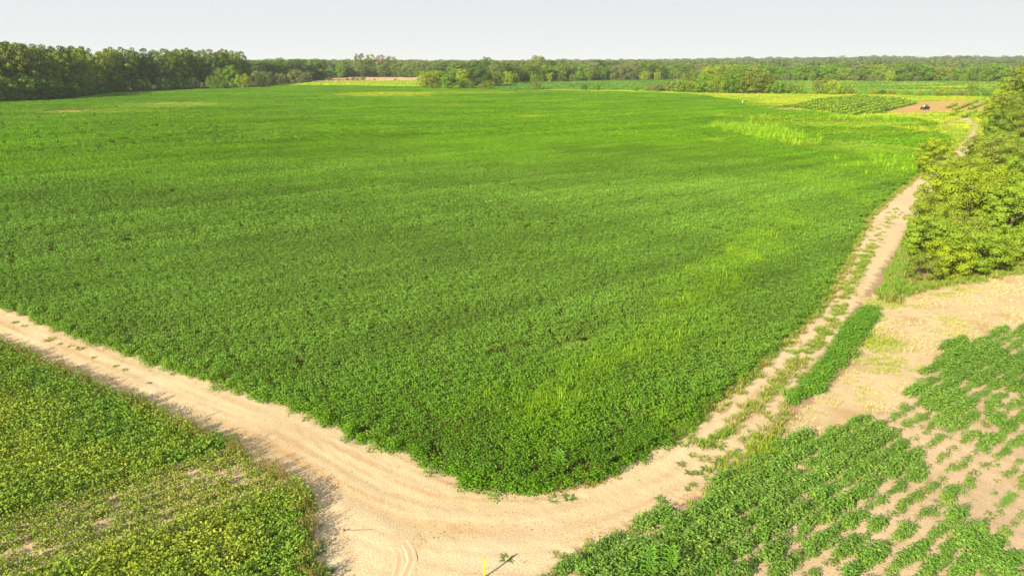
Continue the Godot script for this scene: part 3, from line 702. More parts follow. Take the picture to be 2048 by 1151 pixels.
func far_fields() -> void:
	for q in FAR_PLOTS:
		var poly: PackedVector2Array = q[2]
		var o := stand(q[0], q[1], "field")
		var meshes := []
		for k in 4: meshes.append(crop_tile(6.1, 4, 300, 0.55, q[5], 0.6))
		var kinds := bags(4)
		for p in lattice(poly, 6.1, 6.1, 0.0, 2000.0):
			var b: Bag = kinds[rng.randi() % 4]
			b.x.append(spin(p + Vector2(rng.randfn(0, 1.5), rng.randfn(0, 1.5)), gh(p.x, p.y), rng.randf() * TAU, 1.1, rng.randf_range(0.85, 1.15)))
			var t := n_big.get_noise_2d(p.x * 0.35, p.y * 2.0)
			var s := clampf(n_mid.get_noise_2d(p.x * 0.12 + 60.0, p.y * 0.55) * 1.5 - 0.05, 0.0, 0.85)
			b.c.append((q[3] as Color).lerp(q[4], s) * (1.0 + 0.2 * t))
		pour("crop_plants", kinds, meshes, leaf_mat("far_crop", Color.WHITE, 0.7, 0.3), o)

# ---------------------------------------------------------------- trees and shrubs
func trunk_mesh(h: float, r: float, crown0: float, spread: float) -> ArrayMesh:
	var L := Leaves.new()
	var col := Color(1, 1, 1)
	var p := Vector3(0, -0.3, 0)
	for i in 5:
		var t := (i + 1.0) / 5.0
		var q := Vector3(rng.randf_range(-0.15, 0.15) * spread * 0.2, h * 0.8 * t, rng.randf_range(-0.15, 0.15) * spread * 0.2)
		L.tube(p, q, r * (1.0 - 0.85 * (t - 0.2)), r * (1.0 - 0.85 * t), 7, col)
		p = q
	for i in 6:
		var a := TAU * i / 6.0 + rng.randf()
		var y := lerpf(crown0, 0.65, rng.randf()) * h
		var b := Vector3(cos(a) * spread * 0.6, y + spread * rng.randf_range(0.3, 0.7), sin(a) * spread * 0.6)
		L.tube(Vector3(0, y, 0), b, r * 0.45, r * 0.12, 5, col)
	return L.done()

func crown_mesh(h: float, w: float, base: float, lobes: int, n: int, leaf: float, shape: float, flat := 0.85) -> ArrayMesh:   # leaves on lobes that fill an uneven crown from base*h to h
	var L := Leaves.new()
	var cs := []
	for i in lobes:
		var t := (i + rng.randf()) / lobes
		var prof := pow(sin(PI * clampf(lerpf(0.16, 0.82, pow(t, shape)), 0.0, 1.0)), 0.7)
		var a := i * 2.4 + rng.randf_range(-0.5, 0.5)
		var r := w * rng.randf_range(0.30, 0.48) * (1.0 if lobes < 28 else 0.62)
		var out := maxf(w * prof - r * 0.75, 0.0) * rng.randf_range(0.7, 1.15)
		var y := lerpf(base * h + r * 0.55, h - r * 0.85, t)
		cs.append([Vector3(cos(a) * out, y, sin(a) * out), r, rng.randf_range(0.82, 1.2)])
	cs.append([Vector3(0, lerpf(base * h, h, 0.55), 0), w * 0.5, 0.9])
	var mid := Vector3(0, lerpf(base * h, h, 0.45), 0)
	var total := 0.0
	for s in cs: total += s[1] * s[1]
	for s in cs:
		var c: Vector3 = s[0]
		for k in int(n * s[1] * s[1] / total):
			var d := rand_dir()
			if d.dot((c - mid).normalized()) < -0.45 and rng.randf() < 0.8: d = -d
			var rr: float = s[1] * (rng.randf_range(0.78, 1.08) + 0.14 * n_small.get_noise_3d(d.x * 9.0 + c.x * 5.0, d.y * 9.0 + c.y * 5.0, d.z * 9.0))
			var p := c + Vector3(d.x, d.y * flat, d.z) * rr
			if p.y < 0.03 * h: continue
			var f: Color = tone(0.75, 1.25) * s[2]
			L.leaf(p, (d + rand_dir() * 0.45 + Vector3.UP * 0.2).normalized(), rand_dir(), leaf * rng.randf_range(0.7, 1.35), leaf * rng.randf_range(0.55, 0.9), f)
	return L.done()

var kinds_of_tree := {}   # kind -> array of Node3D > trunk, crown
var TINTS := {
	"dark green": Color(0.070, 0.135, 0.016), "green": Color(0.120, 0.215, 0.018), "olive green": Color(0.150, 0.205, 0.024), "bright green": Color(0.135, 0.275, 0.012),
	"yellow-green": Color(0.235, 0.320, 0.014), "grey-green": Color(0.165, 0.200, 0.070), "blue-green": Color(0.065, 0.140, 0.036), "tan": Color(0.250, 0.225, 0.100), "rust tinged": Color(0.225, 0.200, 0.030),
	"fresh green": Color(0.180, 0.285, 0.020), "golden green": Color(0.195, 0.275, 0.016), "light olive": Color(0.190, 0.250, 0.032),
}

func make_kinds() -> void:
	# kind: height, half width, base of the crown, lobes, leaves, leaf size, shape, how many
	var spec := {
		"tall": [23.0, 6.0, 0.14, 34, 3400, 0.72, 0.8, 8], "mid": [14.0, 4.8, 0.04, 22, 2800, 0.58, 0.9, 7], "low": [9.0, 4.6, 0.0, 30, 2200, 0.48, 1.1, 5],
		"shrub": [4.2, 2.7, 0.0, 34, 5600, 0.175, 0.9, 8], "near_tree": [8.0, 3.8, 0.10, 40, 7600, 0.235, 0.8, 6], "bush": [2.6, 1.7, 0.0, 9, 600, 0.28, 1.4, 3],
	}
	for k in spec:
		var s: Array = spec[k]
		kinds_of_tree[k] = []
		for i in s[7]:
			kinds_of_tree[k].append([trunk_mesh(s[0], s[0] * 0.014 + 0.03, maxf(s[2], 0.1), s[1]), crown_mesh(s[0] * rng.randf_range(0.96, 1.04), s[1] * rng.randf_range(0.85, 1.15), s[2], s[3] + rng.randi() % 4, s[4], s[5], s[6], 0.5 if k in ["shrub", "near_tree"] else 0.85), s[0]])

func plant(kind: String, p: Vector2, h: float, tint: String, wide := 1.0) -> Node3D:
	var many: Array = kinds_of_tree[kind]
	var k: Array = many[rng.randi() % many.size()]
	var o := Node3D.new()
	o.name = fresh("shrub" if kind in ["shrub", "bush"] else "tree")
	add_child(o)
	var s: float = h / k[2]
	o.transform = Transform3D(Basis(Vector3.UP, rng.randf() * TAU).scaled_local(Vector3(s * wide, s, s * wide)), Vector3(p.x, gh(p.x, p.y) - 0.05, p.y))
	put("crown", k[1], leaf_mat("tree " + tint, TINTS[tint], 0.6, 0.35), o)
	put("stem" if kind in ["shrub", "bush"] else "trunk", k[0], flat_mat("bark", Color(0.13, 0.10, 0.07), 0.9), o)
	return o

func walk(line: PackedVector2Array, n: int, jitter: float) -> PackedVector2Array:   # n places spread along a line
	var total := 0.0
	for i in line.size() - 1: total += line[i].distance_to(line[i + 1])
	var out := PackedVector2Array()
	for k in n:
		var s := total * (k + 0.5 + rng.randf_range(-0.3, 0.3)) / n
		for i in line.size() - 1:
			var d := line[i].distance_to(line[i + 1])
			if s <= d or i == line.size() - 2:
				out.append(line[i].lerp(line[i + 1], minf(s / d, 1.0)) + Vector2(rng.randfn(0, jitter), rng.randfn(0, jitter)))
				break
			s -= d
	return out

func belt(where: String, count_from: String, group: String, kind: String, line: PackedVector2Array, n: int, jitter: float, h0: float, h1: float, wide: float, tints: Array) -> void:
	var places := walk(line, n, jitter)
	for i in places.size():
		var tint: String = tints[rng.randi() % tints.size()]
		var h := rng.randf_range(h0, h1)
		var o := plant(kind, places[i], h, tint, wide * rng.randf_range(0.9, 1.2) * (1.3 if kind == "mid" else 1.0))
		var noun := "shrub" if kind in ["shrub", "bush"] else "tree"
		tag(o, "%s %s %s, %s from %s" % [tint, noun, where, ordinal(i + 1), count_from], noun, group)

func mass(called: String, label: String, kind: String, line: PackedVector2Array, n: int, jitter: float, h0: float, h1: float, wide: float, colors: Array) -> void:   # ranks of which only the tops show
	var o := stand(called, label, "woodland")
	var many: Array = kinds_of_tree[kind]
	var crowns := []; var trunks := []
	for k in many: trunks.append(k[0]); crowns.append(k[1])
	var a := bags(many.size()); var b := bags(many.size())
	for p in walk(line, n, jitter):
		var i := rng.randi() % many.size()
		var s: float = rng.randf_range(h0, h1) / many[i][2]
		var t := spin(p, gh(p.x, p.y) - 0.05, rng.randf() * TAU, s * wide * rng.randf_range(0.9, 1.2), s)
		a[i].x.append(t); b[i].x.append(t)
		a[i].c.append(TINTS[colors[rng.randi() % colors.size()]])
		b[i].c.append(Color(0.13, 0.10, 0.07))
	pour("crowns", a, crowns, leaf_mat("far_tree", Color.WHITE, 0.7, 0.3), o)
	pour("trunks", b, trunks, leaf_mat("soil", Color.WHITE, 0.95, 0.0), o)

func lone(kind: String, p: Vector2, h: float, tint: String, wide: float, label: String, group := "") -> void:
	tag(plant(kind, p, h, tint, wide), label, "shrub" if kind in ["shrub", "bush"] else "tree", group)

func shift(line: PackedVector2Array, by: Vector2) -> PackedVector2Array:
	var out := PackedVector2Array()
	for p in line: out.append(p + by)
	return out

func woods() -> void:
	make_kinds()
	var dark := ["olive green", "green", "light olive", "dark green", "olive green", "golden green"]  # tall front rank: lighter mix, sunlit tops put into the tints
	var mixed := ["green", "dark green", "olive green", "bright green", "green", "grey-green", "blue-green"]
	var lit := ["green", "bright green", "green", "yellow-green", "olive green", "dark green"]
	# the woodland that borders the big field
	var rim := PackedVector2Array([Vector2(-226.6, -269.8), Vector2(-219.4, -302.8), Vector2(-208.0, -318.3), Vector2(-212.0, -349.5), Vector2(-220.9, -387.4), Vector2(-214.0, -419.8), Vector2(-194.6, -458.1), Vector2(-181.8, -471.0), Vector2(-176.6, -514.2)])
	belt("low in front of the dark woodland", "the view's edge", "low trees in front of the dark woodland", "low", shift(PackedVector2Array([Vector2(-226.6, -269.8), Vector2(-219.4, -302.8), Vector2(-208.0, -318.3), Vector2(-210.3, -344.7), Vector2(-223.7, -375.8)]), Vector2(-5, -3)), 23, 1.6, 7.5, 11.5, 1.0, ["green", "dark green", "green", "dark green"])  # low trees tinted darker, the shade in front of the wood painted in
	belt("at the foot of the dark woodland", "the small track", "shrubs at the foot of the dark woodland", "low", shift(PackedVector2Array([Vector2(-222.3, -375.8), Vector2(-220.8, -399.8), Vector2(-214.0, -419.8), Vector2(-194.6, -458.1)]), Vector2(-5, -3)), 20, 1.5, 5.0, 8.0, 0.9, ["dark green", "dark green", "green", "blue-green"])  # mostly dark tints, shade at the foot of the wood painted in
	belt("in the dark woodland's front rank", "the view's edge", "front rank of the dark woodland", "tall", shift(rim, Vector2(-17, -9)), 37, 2.2, 21.0, 25.0, 1.0, dark)
	mass("woodland", "tree tops behind the front rank of the dark woodland", "tall", shift(rim, Vector2(-30, -16)), 34, 3.0, 22.0, 25.5, 1.0, ["olive green", "olive green", "green", "grey-green", "light olive"])
	lone("mid", Vector2(-235.1, -344.7), 14.0, "tan", 0.8, "pale tan-grey tree standing out against the dark woodland by the field")
	lone("tall", Vector2(-235.7, -427.0), 23.0, "bright green", 1.15, "tall bright green crown standing out among the dark woodland tops")
	lone("mid", Vector2(-189.3, -466.6), 13.5, "green", 0.9, "rounded green tree where the dark woodland ends")
	lone("mid", Vector2(-183.1, -466.6), 15.0, "bright green", 1.0, "tallest bright green tree at the end of the dark woodland")
	lone("low", Vector2(-174.6, -462.3), 10.0, "yellow-green", 0.85, "small yellow-green tree at the end of the dark woodland")
	lone("low", Vector2(-188.7, -449.9), 9.0, "green", 0.8, "short green tree beside the rounded trees ending the dark woodland")
	belt("between the dark woodland and the stubble", "the dark woodland", "trees between the dark woodland and the stubble field", "low", PackedVector2Array([Vector2(-173.5, -475.4), Vector2(-182.2, -536.1), Vector2(-178.4, -572.5), Vector2(-167.1, -592.7)]), 9, 2.0, 8.0, 12.0, 1.0, ["dark green", "green", "dark green", "grey-green"])
	belt("behind the trees next to the stubble", "the dark woodland", "trees behind those next to the stubble field", "mid", PackedVector2Array([Vector2(-229.5, -559.8), Vector2(-211.2, -585.8), Vector2(-198.4, -637.4), Vector2(-178.2, -680.2)]), 15, 4.0, 17.0, 21.0, 1.1, mixed)
	# the far woodland behind the stubble
	belt("in the woodland behind the tan stubble", "the dark woodland", "front rank behind the tan stubble", "mid", PackedVector2Array([Vector2(-240.3, -739.7), Vector2(-211.1, -785.4), Vector2(-170.8, -802.8), Vector2(-127.0, -810.5), Vector2(-90.1, -785.4)]), 24, 3.0, 12.0, 17.0, 1.05, mixed)
	mass("woodland", "tree tops rising behind the woodland at the tan stubble", "mid", PackedVector2Array([Vector2(-281.7, -739.7), Vector2(-263.1, -810.5), Vector2(-232.5, -865.7), Vector2(-187.2, -880.6), Vector2(-137.9, -880.6), Vector2(-87.2, -865.7)]), 22, 8.0, 17.0, 20.5, 1.55, ["olive green", "grey-green", "green", "dark green"])
	for i in 4:
		lone("tall", [Vector2(-179.8, -851.2), Vector2(-170.7, -865.7), Vector2(-157.6, -859.8), Vector2(-141.7, -837.2)][i], [26.0, 25.0, 24.5, 23.0][i], ["olive green", "yellow-green", "tan", "olive green"][i], 1.25, ["broad olive tree rising highest above the woodland behind the stubble", "yellow-topped tall tree between the olive and tan crowns behind the stubble", "tan crowned tall tree in the raised clump behind the stubble", "olive tall tree ending the raised clump behind the stubble"][i])
	# the bright clump at the corner of the big field
	var clump := [
		[Vector2(-56.1, -466.6), 11.5, "yellow-green", "mid", "yellow-green tree starting the bright clump at the stubble's end"], [Vector2(-49.8, -475.4), 12.0, "yellow-green", "mid", "broad yellow-green tree second in the clump at the stubble's end"],
		[Vector2(-40.8, -449.9), 9.5, "bright green", "mid", "pointed vivid green tree in front of the bright clump"], [Vector2(-36.7, -454.0), 8.0, "bright green", "low", "low vivid green tree beside the pointed one in the bright clump"],
		[Vector2(-34.0, -494.1), 12.5, "yellow-green", "mid", "golden-topped tree in the middle of the bright clump"], [Vector2(-27.8, -494.1), 14.0, "dark green", "mid", "dark tree rising at the darker end of the bright clump"],
		[Vector2(-21.5, -494.1), 14.0, "dark green", "mid", "tall dark tree last in the bright clump before the round bush"], [Vector2(-28.4, -458.1), 6.0, "green", "low", "small round green tree at the foot of the bright clump"],
		[Vector2(-15.2, -449.9), 6.0, "olive green", "low", "olive bush-like tree standing alone in front of the clump's dark end"], [Vector2(-49.4, -449.9), 4.0, "olive green", "shrub", "olive shrub at the foot of the yellow-green trees"],
		[Vector2(-19.5, -454.0), 3.5, "tan", "shrub", "tan shrub beside the olive bush-like tree"], [Vector2(-34.2, -442.0), 3.0, "yellow-green", "shrub", "thin yellow shrub in front of the bright clump"], [Vector2(-12.3, -514.2), 11.0, "green", "mid", "green tree just behind the olive bush-like tree"],
	]
	for c in clump: lone(c[3], c[0], c[1], c[2], 1.65 if c[1] > 7.0 else 1.2, c[4], "clump at the corner of the big field")
	# the woodland behind the dark green field
	belt("in the woodland behind the dark field", "the bright clump", "front rank behind the dark green field", "mid", PackedVector2Array([Vector2(-15.3, -559.8), Vector2(6.6, -585.8), Vector2(37.5, -621.8), Vector2(71.5, -653.9), Vector2(111.0, -671.2), Vector2(150.6, -680.2)]), 26, 2.5, 11.0, 17.0, 1.05, mixed)
	belt("low along the dark field's far edge", "the bright clump", "low trees along the far edge of the dark field", "low", PackedVector2Array([Vector2(-9.2, -547.7), Vector2(14.5, -572.5), Vector2(45.7, -614.2), Vector2(79.6, -645.6), Vector2(126.5, -653.9), Vector2(172.3, -653.9)]), 16, 2.0, 6.0, 10.0, 0.9, lit)
	mass("woodland", "tree tops rising behind the woodland at the dark green field", "mid", PackedVector2Array([Vector2(-54.7, -629.5), Vector2(-20.4, -662.4), Vector2(17.6, -699.0), Vector2(60.1, -739.7), Vector2(115.2, -761.9), Vector2(168.5, -761.9)]), 24, 8.0, 16.0, 19.5, 1.5, ["olive green", "green", "grey-green", "dark green"])
	lone("mid", Vector2(26.4, -739.7), 24.0, "olive green", 1.15, "broad domed olive tree highest above the dark field's woodland")
	lone("tall", Vector2(-24.7, -718.8), 21.0, "green", 1.2, "tall green tree behind the bright clump's dark end")
	# the olive clump in front of the dark field
	var front := [[Vector2(89.6, -427.0), 5.0], [Vector2(92.7, -416.3), 6.5], [Vector2(97.1, -412.9), 7.5], [Vector2(102.4, -412.9), 5.0], [Vector2(106.2, -409.6), 7.0], [Vector2(109.9, -406.2), 11.0], [Vector2(113.6, -403.0), 9.0], [Vector2(117.2, -399.8), 11.0], [Vector2(121.7, -399.8), 12.5], [Vector2(126.2, -399.8), 14.0], [Vector2(129.7, -396.6), 12.0], [Vector2(133.9, -396.6), 15.0], [Vector2(137.6, -393.5), 13.5], [Vector2(142.0, -393.5), 10.0], [Vector2(144.5, -390.4), 7.5], [Vector2(148.3, -390.4), 5.0], [Vector2(152.7, -390.4), 6.5], [Vector2(155.1, -387.4), 6.0]]
	for i in front.size():
		var f: Array = front[i]
		var tint: String = ["light olive", "green", "fresh green", "olive green", "bright green"][rng.randi() % 5]
		lone("low" if f[1] < 9.0 else "mid", f[0], f[1], tint, rng.randf_range(1.2, 1.5), "%s tree in the dense clump before the dark field, %s from bushes" % [tint, ordinal(i + 1)], "dense clump before the dark green field")
	belt("behind the dense clump by the field", "the lone bushes", "trees behind the dense clump", "mid", PackedVector2Array([Vector2(116.9, -442.0), Vector2(138.0, -449.9), Vector2(157.4, -442.0)]), 9, 2.0, 11.0, 15.0, 1.1, ["olive green", "green", "olive green", "yellow-green"])
	# the long hedge-like woodland behind the distant field
	belt("in the woodland behind the distant field", "the dense clump", "front rank behind the distant field", "mid", PackedVector2Array([Vector2(179.2, -680.2), Vector2(221.0, -662.4), Vector2(264.0, -653.9), Vector2(305.9, -645.6), Vector2(346.7, -637.4), Vector2(386.6, -629.5), Vector2(434.2, -621.8)]), 40, 2.5, 11.0, 16.0, 1.2, ["fresh green", "bright green", "golden green", "bright green", "green", "light olive"])
	belt("low before the distant field's woodland", "the dense clump", "low trees behind the distant field", "low", PackedVector2Array([Vector2(242.5, -645.6), Vector2(279.7, -637.4), Vector2(324.8, -629.5), Vector2(368.7, -614.2), Vector2(415.4, -606.9)]), 16, 2.0, 5.0, 8.0, 1.0, ["green", "olive green", "bright green", "grey-green"])
	mass("woodland", "tree tops rising behind the woodland at the distant streaked field", "mid", PackedVector2Array([Vector2(189.9, -761.9), Vector2(250.1, -750.6), Vector2(324.2, -739.7), Vector2(390.6, -718.8), Vector2(466.1, -718.8)]), 24, 9.0, 13.0, 17.0, 1.55, ["olive green", "grey-green", "green"])
	lone("mid", Vector2(344.7, -629.5), 16.5, "green", 1.5, "broadest domed green tree behind the distant field")
	lone("low", Vector2(325.2, -614.2), 10.0, "yellow-green", 0.8, "yellow tree beside the broadest dome behind the distant field")
	lone("mid", Vector2(403.1, -614.2), 15.5, "green", 1.5, "domed green tree ending the woodland behind the distant field")
	lone("mid", Vector2(427.2, -629.5), 14.0, "tan", 0.6, "bare-looking pinkish tan tree behind the distant field near the thicket")
	# lone bushes between the fields
	var bushes := [
		[Vector2(15.2, -449.9), 5.6, "olive green", "low", "roundest olive bush standing alone between the big field and the dark field"], [Vector2(44.8, -442.0), 3.6, "dark green", "shrub", "small dark bush between the olive bush and the bright round one"],
		[Vector2(52.6, -442.0), 4.6, "bright green", "shrub", "bright round bush beside the small dark bush at the field edge"], [Vector2(74.5, -427.0), 3.0, "bright green", "shrub", "low bright bush with a flat top before the dark field"],
		[Vector2(81.2, -427.0), 3.2, "yellow-green", "shrub", "ragged yellow-green bush next to the grey one"], [Vector2(84.6, -419.8), 5.2, "grey-green", "shrub", "narrow dull grey-green bush starting the dense clump"],
		[Vector2(59.0, -434.4), 1.8, "yellow-green", "bush", "tiny yellow bush in the pale strip before the dark field"], [Vector2(170.3, -393.5), 8.5, "olive green", "low", "rounded olive tree, darker of the pair beside the row crop"],
		[Vector2(172.2, -381.5), 8.5, "yellow-green", "low", "bright yellow-green tree, brighter one of the pair beside the row crop"], [Vector2(159.8, -375.8), 2.6, "yellow-green", "shrub", "low yellow shrub under the darker tree of the pair"],
		[Vector2(157.1, -381.5), 2.4, "green", "bush", "small green bush between the dense clump and the pair of trees"], [Vector2(181.0, -381.5), 4.0, "olive green", "shrub", "olive shrub just past the bright tree of the pair"],
		[Vector2(184.3, -381.5), 3.0, "yellow-green", "shrub", "yellowish shrub touching the olive shrub beyond the pair"], [Vector2(191.3, -375.8), 4.2, "yellow-green", "shrub", "gold and green bush alone in the long grass behind the row crop"],
		[Vector2(196.4, -375.8), 2.8, "dark green", "shrub", "dark small bush beside the gold one behind the row crop"], [Vector2(198.2, -370.2), 3.0, "rust tinged", "shrub", "rusty orange bush behind the tan lot"],
		[Vector2(200.0, -364.8), 2.0, "yellow-green", "bush", "faded yellow bush just behind the tan lot"], [Vector2(206.0, -359.6), 3.0, "yellow-green", "shrub", "broad yellow bush directly behind the vehicle"],
		[Vector2(218.3, -364.8), 2.4, "rust tinged", "shrub", "low rusty bush beside the upright yellow-green one"], [Vector2(222.1, -364.8), 4.8, "yellow-green", "shrub", "upright yellow-green bush behind the lot"],
		[Vector2(227.3, -364.8), 2.2, "grey-green", "bush", "low grey-green bush between the upright bush and the round tree"], [Vector2(230.9, -364.8), 2.8, "olive green", "shrub", "small olive bush at the foot of the round tree"],
		[Vector2(232.7, -359.6), 6.8, "olive green", "low", "round olive tree behind the pale rows near the thicket"], [Vector2(231.9, -354.5), 3.0, "bright green", "shrub", "bright shrub at the sunlit foot of the round olive tree"],
		[Vector2(241.1, -359.6), 3.6, "green", "shrub", "green shrub between the round olive tree and the thicket"],
		[Vector2(128.8, -243.2), 2.4, "dark green", "bush", "dark bush at the corner of the row crop beside the lot"], [Vector2(132.2, -266.9), 2.2, "dark green", "bush", "dark bush standing in the middle of the row crop"],
	]
	for b in bushes: lone(b[3], b[0], b[1], b[2], 1.0, b[4], "bushes between the fields")
	var specks := [[Vector2(-177.8, -671.2), 3.6], [Vector2(-168.6, -659.0), 3.8], [Vector2(-154.6, -637.4), 2.2], [Vector2(-151.1, -657.3), 3.0], [Vector2(-147.6, -662.4), 3.6], [Vector2(-143.9, -662.4), 3.4], [Vector2(-138.8, -662.4), 4.4], [Vector2(-127.7, -662.4), 1.8], [Vector2(-108.6, -662.4), 2.2], [Vector2(-88.7, -669.4), 2.0]]
	for i in specks.size():
		lone("bush", specks[i][0], specks[i][1], ["olive green", "dark green", "rust tinged"][i % 3], 1.0, "dark dot of a bush on the tan stubble field, %s from the dark woodland" % ordinal(i + 1), "bushes dotting the stubble field")
	thicket()
	far_woodland()

func thicket() -> void:
	var tints := ["golden green", "fresh green", "olive green", "golden green", "light olive", "fresh green", "yellow-green"]
	var spots := [
		[Vector2(33.89, -53.27), 2.9], [Vector2(36.11, -54.37), 3.2], [Vector2(38.61, -55.36), 3.3], [Vector2(41.62, -56.69), 3.4], [Vector2(44.65, -57.92), 3.8], [Vector2(48.02, -59.19), 4.0],
		[Vector2(36.66, -58.23), 3.6], [Vector2(39.1, -60.5), 4.0], [Vector2(41.9, -61.7), 4.3], [Vector2(44.9, -63.0), 4.5], [Vector2(48.3, -64.5), 4.8], [Vector2(52.4, -66.4), 5.2],
		[Vector2(42.4, -66.9), 4.0], [Vector2(44.1, -68.5), 4.6], [Vector2(47.8, -70.3), 5.0], [Vector2(52.2, -72.6), 5.4], [Vector2(56.7, -74.3), 5.6],
		[Vector2(48.1, -75.5), 3.8], [Vector2(50.7, -78.2), 4.8], [Vector2(55.7, -81.0), 5.4], [Vector2(61.0, -83.4), 6.0],
		[Vector2(55.3, -85.6), 3.4], [Vector2(59.5, -90.0), 4.6], [Vector2(65.6, -93.7), 5.4], [Vector2(71.7, -96.4), 6.2],
		[Vector2(67.7, -102.0), 4.0], [Vector2(74.8, -107.6), 5.4], [Vector2(82.1, -111.8), 6.5], [Vector2(80.9, -118.5), 4.4], [Vector2(89.8, -126.2), 6.0], [Vector2(96.9, -130.3), 7.0],
	]
	var order := ["low rank nearest the clearing", "second rank from the clearing", "third rank from the clearing", "fourth rank from the clearing", "fifth rank from the clearing", "back rank by the bend"]
	var first := [0, 6, 12, 17, 21, 25, 99]
	for i in spots.size():
		var r := 0
		while i >= first[r + 1]: r += 1
		var tint: String = tints[rng.randi() % tints.size()]
		lone("near_tree" if i % 4 == 2 else "shrub", spots[i][0], spots[i][1] * (1.3 if i % 4 == 2 else rng.randf_range(0.75, 1.1)), tint, 1.15 if i % 4 == 2 else 0.95, "%s %s of the thicket, %s, %s from the road" % [tint, "small tree" if i % 4 == 2 else "shrub", order[r], ordinal(i - first[r] + 1)], "shrubs of the roadside thicket")
	var beyond := PackedVector2Array([Vector2(50.6, -60.5), Vector2(62.5, -64.9), Vector2(81.2, -68.5), Vector2(101.8, -68.5)])
	for k in 4: mass("thicket_beyond", "rest of the thicket running on past the edge of view", "near_tree", shift(beyond, Vector2(7.0, -7.0) * k), 14, 1.2, 4.0 + k * 1.2, 6.0 + k * 1.6, 1.1, ["fresh green", "golden green", "light olive", "green"])
	lone("near_tree", Vector2(66.1, -107.6), 6.2, "yellow-green", 1.1, "small yellow-green tree leaning over the road at the thicket's edge")
	lone("near_tree", Vector2(104.3, -148.2), 8.0, "green", 1.0, "green tree behind the thicket by the road's bend")
	lone("near_tree", Vector2(118.2, -171.4), 8.0, "yellow-green", 1.0, "yellow-green tree at the thicket's far corner facing the tan lot")
	lone("near_tree", Vector2(121.5, -169.0), 11.0, "olive green", 1.1, "taller olive tree behind the yellow-green corner tree of the thicket")
	lone("near_tree", Vector2(142.3, -204.6), 9.5, "yellow-green", 1.0, "slim yellow-green tree last beside the pale rows")
	lone("near_tree", Vector2(152.0, -213.6), 13.0, "yellow-green", 1.1, "sunlit yellow-green tree under the tallest crown of the thicket")
	lone("near_tree", Vector2(151.4, -204.6), 19.5, "olive green", 0.85, "tallest tree of the thicket, its crown above the horizon")
	lone("near_tree", Vector2(115.8, -152.9), 13.0, "green", 1.0, "large green tree at the edge of view behind the thicket")

func far_woodland() -> void:
	var o := stand("far_woodland", "hazy blue-green woodland covering the low hills along the horizon", "woodland")
	var meshes := []
	for k in 5: meshes.append(crown_mesh(17.0, 6.5, 0.0, 14, 420, 1.9, 1.1))
	var kinds := bags(5)
	for i in 5200:
		var z := -lerpf(900.0, 3600.0, pow(rng.randf(), 1.1))
		var x := rng.randf_range(-0.85, 0.88) * -z
		if n_big.get_noise_2d(x * 0.05, z * 0.05) < -0.35 and z > -1800.0: continue
		var b: Bag = kinds[rng.randi() % 5]
		var p := Vector2(x, z)
		b.x.append(spin(p, gh(x, z), rng.randf() * TAU, rng.randf_range(0.9, 1.5) * (1.0 - z / 4000.0), rng.randf_range(0.6, 1.15)))
		b.c.append(Color(0.075, 0.135, 0.03).lerp(Color(0.14, 0.185, 0.035), rng.randf()))
	pour("trees", kinds, meshes, leaf_mat("far_tree", Color.WHITE, 0.7, 0.3), o)

# ---------------------------------------------------------------- small things
func box(st: SurfaceTool, at: Vector3, size: Vector3, bevel := 0.02) -> void:
	var h := size * 0.5
	var b := minf(bevel, minf(h.x, minf(h.y, h.z)) * 0.5)
	var rings := []
	for q in [[-h.y, b], [-h.y + b, 0.0], [h.y - b, 0.0], [h.y, b]]:
		var e: float = q[1]
		var y: float = q[0]
		rings.append([at + Vector3(-h.x + e, y, -h.z + e), at + Vector3(h.x - e, y, -h.z + e), at + Vector3(h.x - e, y, h.z - e), at + Vector3(-h.x + e, y, h.z - e)])
	var tri := func(a: Vector3, c: Vector3, d: Vector3) -> void:
		st.add_vertex(a); st.add_vertex(c); st.add_vertex(d)
	for r in 3:
		for k in 4:
			var l := (k + 1) % 4
			tri.call(rings[r][k], rings[r][l], rings[r + 1][l])
			tri.call(rings[r][k], rings[r + 1][l], rings[r + 1][k])
	tri.call(rings[3][0], rings[3][1], rings[3][2]); tri.call(rings[3][0], rings[3][2], rings[3][3])
	tri.call(rings[0][0], rings[0][2], rings[0][1]); tri.call(rings[0][0], rings[0][3], rings[0][2])

func boxes(list: Array) -> ArrayMesh:
	var st := SurfaceTool.new()
	st.begin(Mesh.PRIMITIVE_TRIANGLES)
	st.set_smooth_group(-1)
	for q in list: box(st, q[0], q[1], q[2] if q.size() > 2 else 0.02)
	st.generate_normals()
	return st.commit()

